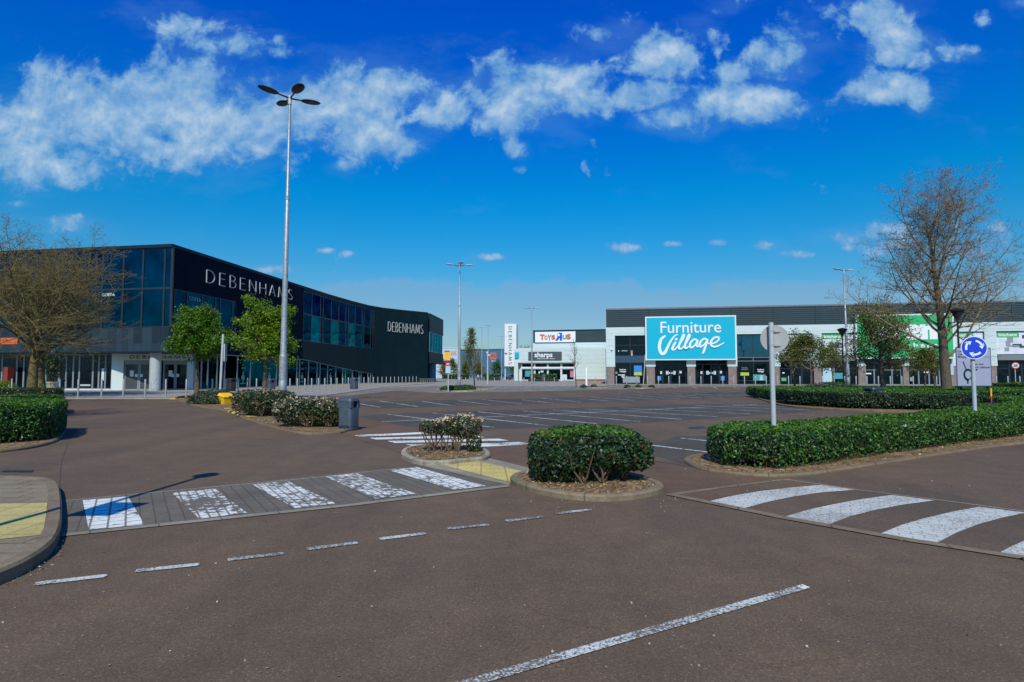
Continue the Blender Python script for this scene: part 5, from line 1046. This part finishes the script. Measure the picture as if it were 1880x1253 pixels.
for w_, x0, x1, y0, y1 in (('Leisure', 1758.5, 1777, 647, 643.5), ('Car Park', 1758.5, 1779, 652.6, 648.8), ('Shopping', 1758.5, 1782, 658.5, 653.8), ('Way out', 1783, 1804.5, 671.5, 667), ('Town centre', 1779, 1815.5, 676.5, 672.2)): text_on(m, ms, w_, S(x0), S(x1), Zm(y0), Zm(y1), .006, .004, .005)
m.build('lettering', 'letter_black', pl)
# small twenty sign far right
Y = 70.; c = D(1864, 688, Y); t = thing('road_sign', 'small round white speed limit sign reading 20 before the shop windows, far right', 'road sign', (c.x, Y, 0)); post_tube(t, c.x, Y, 0, ZZ(668, Y), .045)
n, r_ = facing(c.x, Y); cc = Vector((c.x, Y - .1, ZZ(671.5, Y))); m = MB(); disc(m, cc, n, .37, .02); pl = m.build('sign_plate', 'sign_red', t); m = MB(); disc(m, cc + n * .015, n, .30, .01); m.build('sign_face', 'letter_white', pl)
f20 = Face([cc - r_ * .2 if (r_.x > 0) else cc + r_ * .2, cc + r_ * .2 if r_.x > 0 else cc - r_ * .2]); m = MB(); text_on(m, f20, '20', .02, f20.L - .02, cc.z - .14, cc.z + .14, .03, .01, .03); m.build('lettering', 'letter_black', pl)
# yellow sign post in mid car park
Y = 55.5; c = D(823, 688, Y); t = thing('sign_post', 'thin mid car park post with yellow notice above red and pale blue plates', 'sign', (c.x, Y, .05)); post_tube(t, c.x, Y, .05, ZZ(648, Y), .055)
fy = Face([(c.x - .45, Y - .12), (c.x + .55, Y - .06)])
for nm, u0, u1, ya, yb, mt, o in (('notice', .1, .62, 663, 646, 'grit_yellow', .03), ('notice', .1, .58, 646.2, 644.4, 'sign_blue', .05), ('notice', .16, .58, 664.6, 662, 'sign_blue', .05), ('notice', .2, .62, 672, 666, 'sign_red', .03), ('notice', .22, .66, 685.5, 672.5, 'pale_blue_panel', .03)):
    m = MB(); fy.box(m, u0, u1, ZZ(ya, Y), ZZ(yb, Y), 0, o); m.build(nm, mt, t)
m = MB(); fy.box(m, .3, .54, ZZ(669.5, Y), ZZ(668, Y), .03, .036); m.build('notice', 'letter_white', t)
# post with an edge-on plate by the grit bin
Y = 33.2; c = D(404.5, 688, Y); t = thing('sign_post', 'slightly leaning post with sign plate edge on, beside the yellow grit bin', 'sign', (c.x, Y, .1)); post_tube(t, c.x, Y, .1, ZZ(614, Y), .065, top=(c.x + .10, Y))
m = MB(); m.box((c.x + .235, Y + .02, (ZZ(632, Y) + ZZ(664, Y)) / 2), (.05, .6, ZZ(632, Y) - ZZ(664, Y)), .25); m.build('sign_plate', 'pale_grey_metal', t)
m = MB()
for py_ in (636, 657): m.box((c.x + .16, Y, ZZ(py_, Y)), (.2, .06, .04))
m.build('bracket', 'pale_grey_metal', t)
# belisha beacon just outside the frame, its shadow falls on the crossing
bxx, byy = -5.12, 5.15; t = thing('crossing_beacon', 'black and white banded crossing beacon post with round globe and a notice plate', 'beacon', (bxx, byy, .11))
m = MB()
for k in range(9): m.tube([(bxx, byy, .11 + k * .5), (bxx, byy, .11 + (k + 1) * .5)], .045, 12, k % 2)
m.build('post', ['letter_black', 'letter_white'], t, True); m = MB(); m.lathe([(.02, -.19), (.12, -.15), (.19, 0), (.12, .15), (.02, .19)], (bxx, byy, 4.85), 18); m.build('globe', 'toy_orange', t, True)
m = MB(); m.box((bxx + .22, byy + .02, 2.27), (.52, .02, .74)); m.build('notice', 'letter_white', t)
c = D(1076.5, 688, 88); t = thing('post', 'thick white post standing on the plaza before the white showroom wall', 'post', (c.x, 88, 0)); MB().lathe([(.15, 0), (.15, 2.5), (.12, 2.58)], (c.x, 88, 0), 14).build('shaft', 'letter_white', t, True)
c = D(1181, 688, 96.5); t = thing('pole', 'thin grey leaning pole standing before the furniture board left edge', 'pole', (c.x, 96.5, 0)); MB().tube([(c.x, 96.5, 0), (c.x + .35, 96.5, ZZ(651, 96.5))], .07, 8).build('shaft', 'pale_grey_metal', t, True)
c = D(1818, 688, 27); t = thing('marker_post', 'short yellow and red marker post beside the map sign', 'marker post', (c.x, 27, .1)); m = MB()
for k in range(5): m.tube([(c.x, 27, .1 + k * .18), (c.x, 27, .1 + (k + 1) * .18)], .035, 10, (1, 1, 0, 0, 0)[k] if k != 2 else 2)
m.build('post', ['grit_yellow', 'sign_blue', 'sign_red'], t, True)
c = D(1757, 688, 62); t = thing('notice_post', 'white upright notice on a post right of the bare trunk', 'sign', (c.x - 1.6, 62, 0)); cx_ = D(1748, 688, 62).x
m = MB(); m.box((cx_, 62, 2.1), (.3, .08, 1.1)); m.build('notice', 'pale_blue_panel', t); MB().tube([(cx_, 62.05, 0), (cx_, 62.05, 1.5)], .05, 8).build('post', 'galvanised', t, True)
# ------------------------------------------------------------------ bollards
def bollard_proto(name, label, group, h=1.1, r=.055, cap=True):
    t = thing(name, label, 'bollard', (0, 0, 0), group); MB().lathe([(r, 0), (r, h), (r * .85, h + .02)], (0, 0, 0), 12).build('post', 'bollard_steel', t, True); MB().lathe([(r * 1.7, 0), (r * 1.7, .015), (r * 1.2, .03)], (0, 0, 0), 12).build('base_plate', 'bollard_steel', t, True); return t
def row(px_y, label, group, h=1.1, r=.055, z=.05):
    p = None
    for px_, py_ in px_y:
        q = G(px_, py_, z)
        if p is None: p = bollard_proto('bollard', label, group, h, r); p.location = q
        else: dup(p, q)
xs1 = [-30, 21, 50, 109, 143, 186, 226, 266, 304, 341.6, 389.5, 413.5, 437, 454, 470.6, 487]; ys1 = [722, 725, 726.5, 729.3, 730.4, 730.6, 730, 729.5, 729, 729.8, 724.6, 724.4, 723.7, 723, 722.6, 722]
row(list(zip(xs1, ys1)), 'steel bollard of the row along the kerb before the dark store entrance', 'bollards before the dark store entrance', 1.2, .06)
xs2 = [532, 545.5, 559.5, 572, 584.3, 596, 607.5, 618.5, 629, 639.3, 649, 659, 668, 676.8, 685.5, 693.5, 701.3, 709, 717, 724.3, 731.5, 738.3, 745, 751.5, 757.8, 764.3]
row([(x, float(np.interp(x, [530, 559, 596, 639, 685, 724, 765], [720.6, 719.6, 717, 713.5, 708.8, 706, 703.8]))) for x in xs2], 'steel bollard of the dense receding row along the long dark wall', 'bollards along the long dark wall', 1.18, .06)
xs3 = [1112.5, 1131.6, 1150.7, 1169.5, 1189, 1209, 1228, 1247.5, 1267, 1287, 1306, 1327, 1347, 1367, 1387, 1407, 1427.5, 1448, 1469, 1489, 1510, 1531, 1551, 1572, 1592, 1613, 1635, 1656, 1677, 1699, 1720, 1742, 1764, 1786, 1808, 1830, 1851, 1873]
row([(x, 708.2 + (x - 1112) * .0028) for x in xs3], 'steel bollard of the even row before the retail building', 'bollards before the retail building', 1.35, .075, .012)
row([(x, 707.6) for x in (855, 888.6, 907.6, 925, 943.8, 962, 981, 999.5, 1017.5, 1036.5, 1055, 1093)], 'slim steel bollard of the row across the paved plaza', 'bollards across the plaza', 1.15, .055, .01)
row([(x, 699.5) for x in (806, 812, 829, 848, 862, 868)], 'far slim bollard on the plaza before the pale warehouse', 'far plaza bollards', 1.2, .05, .01)
# cycle hoops
p = None
for x in list(np.linspace(771, 795, 7)) + list(np.linspace(804, 821, 6)):
    q = G(x, 703.2, .01)
    if p is None:
        p = thing('bike_rack', 'steel cycle hoop of the row by the far end of the dark store', 'bike rack', (0, 0, 0), 'cycle hoops by the dark store')
        MB().tube([(-.1, -.55, 0), (-.1, -.55, .6), (-.06, -.38, .8), (.06, .38, .8), (.1, .55, .6), (.1, .55, 0)], .035, 8).build('hoop', 'bollard_steel', p, True); MB().tube([(-.08, -.54, .3), (.09, .54, .3)], .02, 6).build('crossbar', 'bollard_steel', p, True); p.location = q; p.rotation_euler = (0, 0, .6)
    else: dup(p, q, .6)
# ------------------------------------------------------------------ bins
def litter_bin(label, x, y, z0, w, h, rz, mat='bin_grey'):
    t = thing('litter_bin', label, 'litter bin', (0, 0, 0)); r = w / 2
    MB().lathe([(r * .90, 0), (r * .92, .03), (r * .93, h * .12), (r * .96, h * .125), (r * .99, h * .68), (r * .97, h * .70)], (0, 0, 0), 40, 0, 5).build('body', mat, t, True)
    MB().lathe([(r * .80, h * .69), (r * .80, h * .93)], (0, 0, 0), 40, 0, 5).build('dark_core', 'void_black', t)  # black core fills the open gap, its colour standing in for inside shade
    MB().lathe([(r * .95, h * .9), (r * 1.02, h * .905), (r * 1.02, h * .93), (r * .94, h * .985), (r * .7, h)], (0, 0, 0), 40, 0, 5).build('lid', mat, t, True)
    m = MB()
    for sx in (-1, 1):
        for sy in (-1, 1): m = MB(); m.box((sx * r * .70, sy * r * .70, h * .80), (r * .56, r * .56, h * .215)); m.build('hood_post', mat, t, bev=.012)
    m = MB(); m.box((0, -r * .93, h * .80), (r * .82, r * .12, h * .215)); m.build('front_panel', mat, t, bev=.012)
    m = MB(); m.box((0, -r * .985, h * .40), (r * 1.1, .012, h * .5)); m.build('door', mat, t, bev=.008)
    m = MB(); m.box((0, -r * 1.0, h * .12), (r * 1.5, .01, .02)); m.build('trim', 'rubber_black', t)
    t.location = (x, y, z0); t.rotation_euler = (0, 0, rz); return t
q = G(636, 790.5, .02); litter_bin('grey litter bin with hooded lid at the end of the flowering bush', q.x, q.y + .22, .02, .47, .90, -.35)
for px_, py_, lb in ((495.5, 721.8, 'grey litter bin on the store pavement between lamp post and tree'), (650, 714.8, 'grey litter bin beside the far bollards of the long dark wall'), (424, 718.5, 'dark litter bin behind the yellow grit bin on the store pavement')):
    q = G(px_, py_, .05); litter_bin(lb, q.x, q.y, .05, .72, 1.2, -.5, 'bin_grey' if px_ != 424 else 'planter_dark')
q = D(1606, 688, 28.0); litter_bin('navy litter bin with sloping lid standing against the shaded hedge', q.x, 28.1, .05, .66, .96, .1, 'bin_navy')
q = D(998, 688, 138); litter_bin('grey litter bin in front of the planter by the showroom', q.x, 138, .01, .8, 1.5, 0)
def grit_bin(label, x, y, z0, rz, s=1.0):
    t = thing('grit_bin', label, 'grit bin', (0, 0, 0))
    m = MB(); m.hexa([(-.36 * s, -.26 * s, 0), (.36 * s, -.26 * s, 0), (.36 * s, .26 * s, 0), (-.36 * s, .26 * s, 0), (-.46 * s, -.36 * s, .5 * s), (.46 * s, -.36 * s, .5 * s), (.46 * s, .36 * s, .62 * s), (-.46 * s, .36 * s, .62 * s)]); m.build('body', 'grit_yellow', t, bev=.03)
    m = MB(); m.hexa([(-.52 * s, -.42 * s, .51 * s), (.52 * s, -.42 * s, .51 * s), (.52 * s, .42 * s, .64 * s), (-.52 * s, .42 * s, .64 * s), (-.47 * s, -.36 * s, .60 * s), (.47 * s, -.36 * s, .60 * s), (.40 * s, .30 * s, .84 * s), (-.40 * s, .30 * s, .84 * s)]); m.build('lid', 'grit_yellow', t, bev=.03)
    m = MB(); m.box((0, -.425 * s, .56 * s), (.22 * s, .03, .05)); m.build('handle', 'rubber_black', t)
    t.location = (x, y, z0); t.rotation_euler = (0, 0, rz)
q = G(411, 743.5, .02); grit_bin('yellow grit bin with sloping lid beside the dark shrub mound', q.x, q.y + .3, .02, 1.0, .74)
q = D(602, 688, 20.6); grit_bin('yellow grit bin almost hidden behind the flowering bush and grey litter bin', q.x, 20.6, .05, -.35, .72)
# rubber hump
a, b = G(416, 751.5), G(463, 768); t = thing('speed_hump', 'yellow and black rubber speed hump between the two planted islands', 'speed hump', tuple(a)); d = (b - a).normalized(); n_ = Vector((-d.y, d.x, 0)); L = (b - a).length; N = 9
for k in range(N):
    p0, p1 = a + d * (L * k / N), a + d * (L * (k + 1) / N - .004); m = MB(); pr = [(-.22, 0), (-.12, .055), (.12, .055), (.22, 0)]
    m.add([p0 + n_ * u + Vector((0, 0, z)) for u, z in pr] + [p1 + n_ * u + Vector((0, 0, z)) for u, z in pr], [(0, 1, 5, 4), (1, 2, 6, 5), (2, 3, 7, 6), (0, 4, 7, 3), (3, 2, 1, 0), (4, 5, 6, 7)]); m.build('segment', 'rubber_yellow' if k % 2 == 0 else 'rubber_black', t)
q = G(332, 733.5); m = MB()
t = thing('speed_hump', 'small yellow rubber hump at the store pavement edge by the tree trunk', 'speed hump', tuple(q))
for k in range(3): m = MB(); m.box((q.x - .5 + .45 * k, q.y + .2 * k, .03), (.34, .4, .05), .4); m.build('segment', 'rubber_yellow', t)
# planter pot with flame plant by the store, and a shrub
c = D(96, 688, 52.5); t = thing('potted_plant', 'white patterned pot with an upright shrub before the glazed store front', 'potted plant', (c.x, 52.5, .05))
MB().lathe([(.42, 0), (.6, .9), (.56, .92)], (c.x, 52.5, .05), 18).build('pot', 'pot_white', t, True); m = MB()
for k in range(10):
    a0 = -PI * .9 + k * .25; m.add([Vector((c.x + math.cos(a) * r, 52.5 + math.sin(a) * r, z)) for a, r, z in ((a0 - .09, .612, .93), (a0 + .09, .612, .93), (a0, .50, .35))], [(0, 1, 2)], k % 2)
m.build('pattern', ['toy_orange', 'toy_green'], t)
n_ = 1700; u = RNG.normal(0, 1, (n_, 3)) * [.42, .42, .62] + [c.x, 52.5, 2.3]; quads('foliage', u, RNG.normal(0, 1, (n_, 3)), RNG.uniform(.12, .22, n_), 'shrub_leaf', t, .5, .4); MB().tube([(c.x, 52.5, .9), (c.x, 52.5, 2.2)], .04, 6).build('stem', 'twig_brown', t)
c = D(8, 688, 50.5); mound('shrub', 'planted bed shrub with yellow flowers at the left edge, by the red panel', (c.x, 50.5), 1.2, .8, 1.0, 1600, .13, 'lime_leaf')
# ------------------------------------------------------------------ cars and people far off
def car(label, x, y, rz, mat):
    t = thing('parked_car', label, 'car', (0, 0, 0)); pr = [(-2.1, .35), (-2.12, .75), (-1.95, .95), (-1.25, 1.0), (1.0, .98), (1.75, .85), (2.1, .68), (2.12, .35)]; W2 = .86
    def side(p, w, nm, mt):
        m = MB(); n = len(p); m.add([(a, -w, b) for a, b in p] + [(a, w, b) for a, b in p], [tuple(range(n)), tuple(range(2 * n - 1, n - 1, -1))] + [(i, n + i, n + (i + 1) % n, (i + 1) % n) for i in range(n)]); return m.build(nm, mt, t, bev=.06)
    side(pr, W2, 'body', mat); side([(-1.75, .96), (-1.3, 1.4), (-.9, 1.48), (.1, 1.46), (.95, .97)], .74, 'cabin', 'car_glass'); side([(-1.28, 1.41), (-.9, 1.5), (.1, 1.48), (.14, 1.44)], .72, 'roof', mat)
    for sx in (-1.3, 1.32):
        for sy in (-.8, .8):
            m = MB(); m.tube([(sx, sy - .1, .32), (sx, sy + .1, .32)], .32, 16); w_ = m.build('wheel', 'tyre', t); m = MB(); m.tube([(sx, sy - .11, .32), (sx, sy + .11, .32)], .19, 12); m.build('rim', 'rim', w_)
    for sy in (-.6, .6): m = MB(); m.box((2.08, sy, .68), (.1, .34, .14)); m.build('headlight', 'paper', t); m = MB(); m.box((-2.08, sy, .78), (.1, .3, .16)); m.build('tail_light', 'sign_red', t)
    t.location = (x, y, 0); t.rotation_euler = (0, 0, rz)
c = D(922, 688, 200); car('blue hatchback parked beside the totem leg', c.x, 200, .2, 'car_blue'); c = D(944, 688, 196); car('grey car parked beneath the white totem', c.x, 197, .1, 'car_silver')
def person(label, x, y, face_, top, legs):
    t = thing('person', label, 'person', (x, y, 0)); me = bpy.data.meshes.new('body')
    V_ = [(0, 0, .95), (0, 0, 1.2), (0, 0, 1.42), (0, -.01, 1.52), (0, -.02, 1.62), (0, -.02, 1.74), (.17, 0, 1.40), (.24, 0, 1.12), (.22, -.1, .86), (.21, -.14, .78), (-.17, 0, 1.40), (-.25, .02, 1.12), (-.24, .02, .86), (-.24, 0, .77), (.1, 0, .90), (.12, -.06, .5), (.13, .05, .08), (.13, -.12, .04), (-.1, 0, .90), (-.11, .08, .5), (-.12, .14, .1), (-.12, -.02, .05)]
    E_ = [(0, 1), (1, 2), (2, 3), (3, 4), (4, 5), (2, 6), (6, 7), (7, 8), (8, 9), (2, 10), (10, 11), (11, 12), (12, 13), (0, 14), (14, 15), (15, 16), (16, 17), (0, 18), (18, 19), (19, 20), (20, 21)]
    R_l = [.15, .15, .14, .055, .1, .075, .07, .05, .038, .035, .07, .05, .038, .035, .095, .065, .045, .04, .095, .065, .045, .04]
    me.from_pydata(V_, E_, []); o = link('body', me, t); mo = o.modifiers.new('skin', 'SKIN')
    for i, r in enumerate(R_l): me.skin_vertices[0].data[i].radius = (r, r * (.75 if i < 3 else 1))
    me.skin_vertices[0].data[0].use_root = True; o.modifiers.new('sub', 'SUBSURF').levels = 1; me.materials.append(M('skin'))
    MB().lathe([(.16, .88), (.185, 1.0), (.17, 1.15), (.2, 1.38), (.1, 1.48)], (0, 0, 0), 14, 0, 2.4, 1.15, .8).build('top', top, t, True)
    m = MB(); m.tube([(.1, 0, .93), (.12, -.06, .5), (.13, .05, .1)], [.125, .09, .065], 10); m.tube([(-.1, 0, .93), (-.11, .08, .5), (-.12, .14, .12)], [.125, .09, .065], 10); m.build('trousers', legs, t, True)
    MB().lathe([(.115, 1.64), (.125, 1.7), (.1, 1.79), (.03, 1.82)], (0, .015, 0), 12).build('hair', 'hair', t, True); t.rotation_euler = (0, 0, face_)
ORG_person = None
def person_at(label, px_, Y, f, top, legs):
    c = D(px_, 688, Y); person(label, 0, 0, f, top, legs); o = [x for x in C.objects if x.get('label') == label][0]; o.location = (c.x, Y, 0)
person_at('person in a pale top and dark trousers walking by the dark planter', 877.8, 150, .4, 'cloth_pale', 'cloth_dark'); person_at('person in dark clothes walking under the white totem', 935.2, 160, -.5, 'cloth_dark', 'cloth_dark')
# ------------------------------------------------------------------ sky, sun, camera
EL = math.radians(46); LD = Vector((.055, 1, 0)).normalized() * math.cos(EL) + Vector((0, 0, -math.sin(EL)))
su = bpy.data.lights.new('sun', 'SUN'); su.energy = 4.1; su.angle = math.radians(.5); su.color = (1, .94, .82); so = bpy.data.objects.new('sun', su); C.objects.link(so); so.rotation_euler = LD.to_track_quat('-Z', 'Y').to_euler()
wd = bpy.data.worlds.new('World'); sc.world = wd; wd.use_nodes = True; nt = wd.node_tree; bg = nt.nodes['Background']; SKY = .1; bg.inputs['Strength'].default_value = SKY
sky = nt.nodes.new('ShaderNodeTexSky'); sky.sky_type = 'NISHITA'; sky.sun_disc = False; sky.sun_elevation = EL; sky.sun_rotation = math.atan2(-LD.x, -LD.y); sky.altitude = 0; sky.air_density = 1.0; sky.dust_density = .6; sky.ozone_density = 2.5
gm = nt.nodes.new('ShaderNodeGamma'); gm.inputs[1].default_value = 1.25; hs = nt.nodes.new('ShaderNodeHueSaturation'); hs.inputs['Saturation'].default_value = 1.35; hs.inputs['Value'].default_value = .62 * 2.5; hs.inputs['Hue'].default_value = .5
nt.links.new(sky.outputs[0], gm.inputs[0]); nt.links.new(gm.outputs[0], hs.inputs['Color'])
tc = nt.nodes.new('ShaderNodeTexCoord'); sp_ = nt.nodes.new('ShaderNodeSeparateXYZ'); nt.links.new(tc.outputs['Generated'], sp_.inputs[0])
yy = math_(nt, 'MAXIMUM', math_(nt, 'ABSOLUTE', sp_.outputs[1]), .08); uu = math_(nt, 'DIVIDE', sp_.outputs[0], yy); vv = math_(nt, 'DIVIDE', sp_.outputs[2], yy)
cv = nt.nodes.new('ShaderNodeCombineXYZ'); nt.links.new(uu, cv.inputs[0]); nt.links.new(vv, cv.inputs[1])
BL = [(40, 250, 130, 75, 1), (190, 215, 130, 70, 1), (320, 190, 120, 70, 1), (110, 300, 150, 35, .95), (450, 215, 120, 65, 1), (600, 200, 110, 58, 1), (700, 165, 110, 50, .95), (800, 190, 70, 40, .8), (640, 262, 60, 35, .7), (725, 262, 50, 25, .75), (625, 305, 28, 14, .7), (480, 272, 40, 25, .7), (240, 270, 120, 30, .9),
      (960, 175, 90, 55, 1), (1030, 150, 70, 42, 1), (930, 215, 60, 30, .9), (1065, 190, 40, 28, .8), (1110, 190, 20, 30, .6), (340, 45, 90, 26, .62), (430, 85, 90, 24, .6), (510, 95, 50, 14, .5), (100, 120, 40, 22, .5), (950, 272, 20, 20, .75), (955, 312, 12, 8, .6),
      (1212, 102, 52, 34, 1), (1120, 70, 60, 34, .58), (1140, 110, 40, 26, .5), (1290, 60, 50, 32, .52), (1325, 15, 30, 20, .55), (1245, 218, 60, 28, 1), (1190, 178, 52, 24, 1), (1395, 190, 70, 28, 1.05), (1310, 195, 50, 24, .9), (1430, 105, 50, 38, .8), (1480, 70, 60, 26, .58), (1350, 135, 30, 16, .55),
      (1625, 165, 62, 28, 1.05), (1685, 180, 28, 26, .9), (1660, 85, 60, 34, .8), (1740, 95, 50, 16, .62), (1620, 25, 70, 34, .6), (1870, 5, 30, 10, .6), (1808, 34, 14, 14, .55), (490, 495, 36, 8, .8), (110, 408, 90, 20, .62), (35, 375, 22, 8, .6), (900, 472, 26, 6, .75), (1152, 455, 26, 9, .8), (1240, 448, 18, 6, .7), (1316, 446, 16, 6, .7), (1412, 450, 26, 10, .65), (1470, 466, 46, 8, .6), (1560, 436, 66, 14, .7), (1620, 455, 70, 18, .62), (640, 466, 14, 6, .6), (600, 460, 12, 5, .55), (1640, 420, 60, 14, .55), (1800, 470, 90, 40, .5)]
tot = None
for px_, py_, rx, ry, am in BL:
    am = am + (.06 if py_ > 360 else .08)
    d = ray(px_, py_); d2 = ray(px_ + rx, py_); d3 = ray(px_, py_ - ry); u0, v0 = d.x / d.y, d.z / d.y; ru, rv = abs(d2.x / d2.y - u0), abs(d3.z / d3.y - v0)
    ma = nt.nodes.new('ShaderNodeVectorMath'); ma.operation = 'MULTIPLY_ADD'; ma.inputs[1].default_value = (1 / ru, 1 / rv, 0); ma.inputs[2].default_value = (-u0 / ru, -v0 / rv, 0); nt.links.new(cv.outputs[0], ma.inputs[0])
    dt = nt.nodes.new('ShaderNodeVectorMath'); dt.operation = 'DOT_PRODUCT'; nt.links.new(ma.outputs[0], dt.inputs[0]); nt.links.new(ma.outputs[0], dt.inputs[1])
    e = math_(nt, 'MULTIPLY', math_(nt, 'POWER', 2.718, math_(nt, 'MULTIPLY', dt.outputs['Value'], -.5)), am); tot = e if tot is None else math_(nt, 'MAXIMUM', tot, e)
dw = nt.nodes.new('ShaderNodeTexNoise'); dw.inputs['Scale'].default_value = 9; dw.inputs['Detail'].default_value = 4; nt.links.new(cv.outputs[0], dw.inputs['Vector'])
dwv = nt.nodes.new('ShaderNodeVectorMath'); dwv.operation = 'MULTIPLY_ADD'; dwv.inputs[1].default_value = (.05, .05, 0); nt.links.new(dw.outputs['Color'], dwv.inputs[0]); nt.links.new(cv.outputs[0], dwv.inputs[2])
sh = nt.nodes.new('ShaderNodeVectorMath'); sh.operation = 'ADD'; sh.inputs[1].default_value = (-.004, .016, 0); nt.links.new(dwv.outputs[0], sh.inputs[0])
nz = noise(nt, dwv.outputs[0], 8.5, 12, .62); nz2 = noise(nt, dwv.outputs[0], 19, 7, .62); nz3 = noise(nt, sh.outputs[0], 8.5, 5, .55); nz4 = noise(nt, dwv.outputs[0], 8.5, 5, .55)
den = math_(nt, 'ADD', tot, math_(nt, 'MULTIPLY', math_(nt, 'SUBTRACT', nz, .5), 2.9)); den = math_(nt, 'ADD', den, math_(nt, 'MULTIPLY', math_(nt, 'SUBTRACT', nz2, .5), 1.0))
cm = nt.nodes.new('ShaderNodeMapRange'); cm.interpolation_type = 'SMOOTHSTEP'; cm.inputs[1].default_value = .40; cm.inputs[2].default_value = .78; nt.links.new(den, cm.inputs[0])
core = nt.nodes.new('ShaderNodeMapRange'); core.interpolation_type = 'LINEAR'; core.inputs[1].default_value = .45; core.inputs[2].default_value = 1.45
nt.links.new(math_(nt, 'ADD', den, math_(nt, 'MULTIPLY', math_(nt, 'SUBTRACT', nz4, nz3), 2.6)), core.inputs[0])  # offset noise puts light from above and shade into the cloud colour
ccol = ramp(nt, core.outputs[0], [(0, (.11, .33, .66)), (.3, (.19, .40, .68)), (.65, (.33, .52, .73)), (1, (.52, .66, .79))])
ccol = mixc(nt, 1.0, ccol, (10, 10, 10), 'MULTIPLY')
grd = ramp(nt, sp_.outputs[2], [(0, (.30, .345, .36)), (.11, (.31, .348, .356)), (.20, (.17, .47, .47)), (.28, (.02, .56, .565)), (.40, (.0, .50, .74)), (.51, (.0, .448, .876)), (1, (.0, .42, .86))])
skyg = mixc(nt, 1.0, hs.outputs[0], grd, 'MULTIPLY')
veil = nt.nodes.new('ShaderNodeMapRange'); veil.interpolation_type = 'SMOOTHSTEP'; veil.inputs[1].default_value = .08; veil.inputs[2].default_value = .9; veil.inputs[4].default_value = .15
nt.links.new(math_(nt, 'ADD', tot, math_(nt, 'MULTIPLY', math_(nt, 'SUBTRACT', noise(nt, mapping(nt, dwv.outputs[0], (.7, 1.5, 1), .35), 9, 9, .66), .5), 2.4)), veil.inputs[0])
skyg = mixc(nt, veil.outputs[0], skyg, (1.8, 3.9, 6.6))
skyc = mixc(nt, math_(nt, 'MULTIPLY', cm.outputs[0], .86), skyg, ccol)
# thin bank of haze cloud low over the horizon
bn = math_(nt, 'ADD', vv, math_(nt, 'MULTIPLY', math_(nt, 'SUBTRACT', noise(nt, cv.outputs[0], 6, 7, .6), .5), -.16))
bm = nt.nodes.new('ShaderNodeMapRange'); bm.interpolation_type = 'SMOOTHSTEP'; bm.inputs[1].default_value = .158; bm.inputs[2].default_value = .140; bm.inputs[3].default_value = 0; bm.inputs[4].default_value = .5; nt.links.new(bn, bm.inputs[0])
skyc = mixc(nt, bm.outputs[0], skyc, (2.1, 4.0, 6.2))
nt.links.new(skyc, bg.inputs['Color']); wd.cycles.sampling_method = 'MANUAL'; wd.cycles.sample_map_resolution = 512
cd = bpy.data.cameras.new('camera'); cd.sensor_width = 36; cd.lens = 36 * F / 1880; cd.clip_end = 5000; cd.clip_start = .05
co_ = bpy.data.objects.new('camera', cd); C.objects.link(co_); co_.location = (0, 0, H); co_.rotation_euler = (PI / 2 + PITCH, 0, 0); sc.camera = co_
vs_ = sc.view_settings; vs_.view_transform = 'Standard'; vs_.look = 'None'; vs_.exposure = 0; vs_.gamma = 1; vs_.use_curve_mapping = False
sc.cycles.max_bounces = 6; sc.cycles.diffuse_bounces = 3; sc.cycles.glossy_bounces = 3; sc.cycles.transmission_bounces = 3; sc.cycles.use_denoising = True
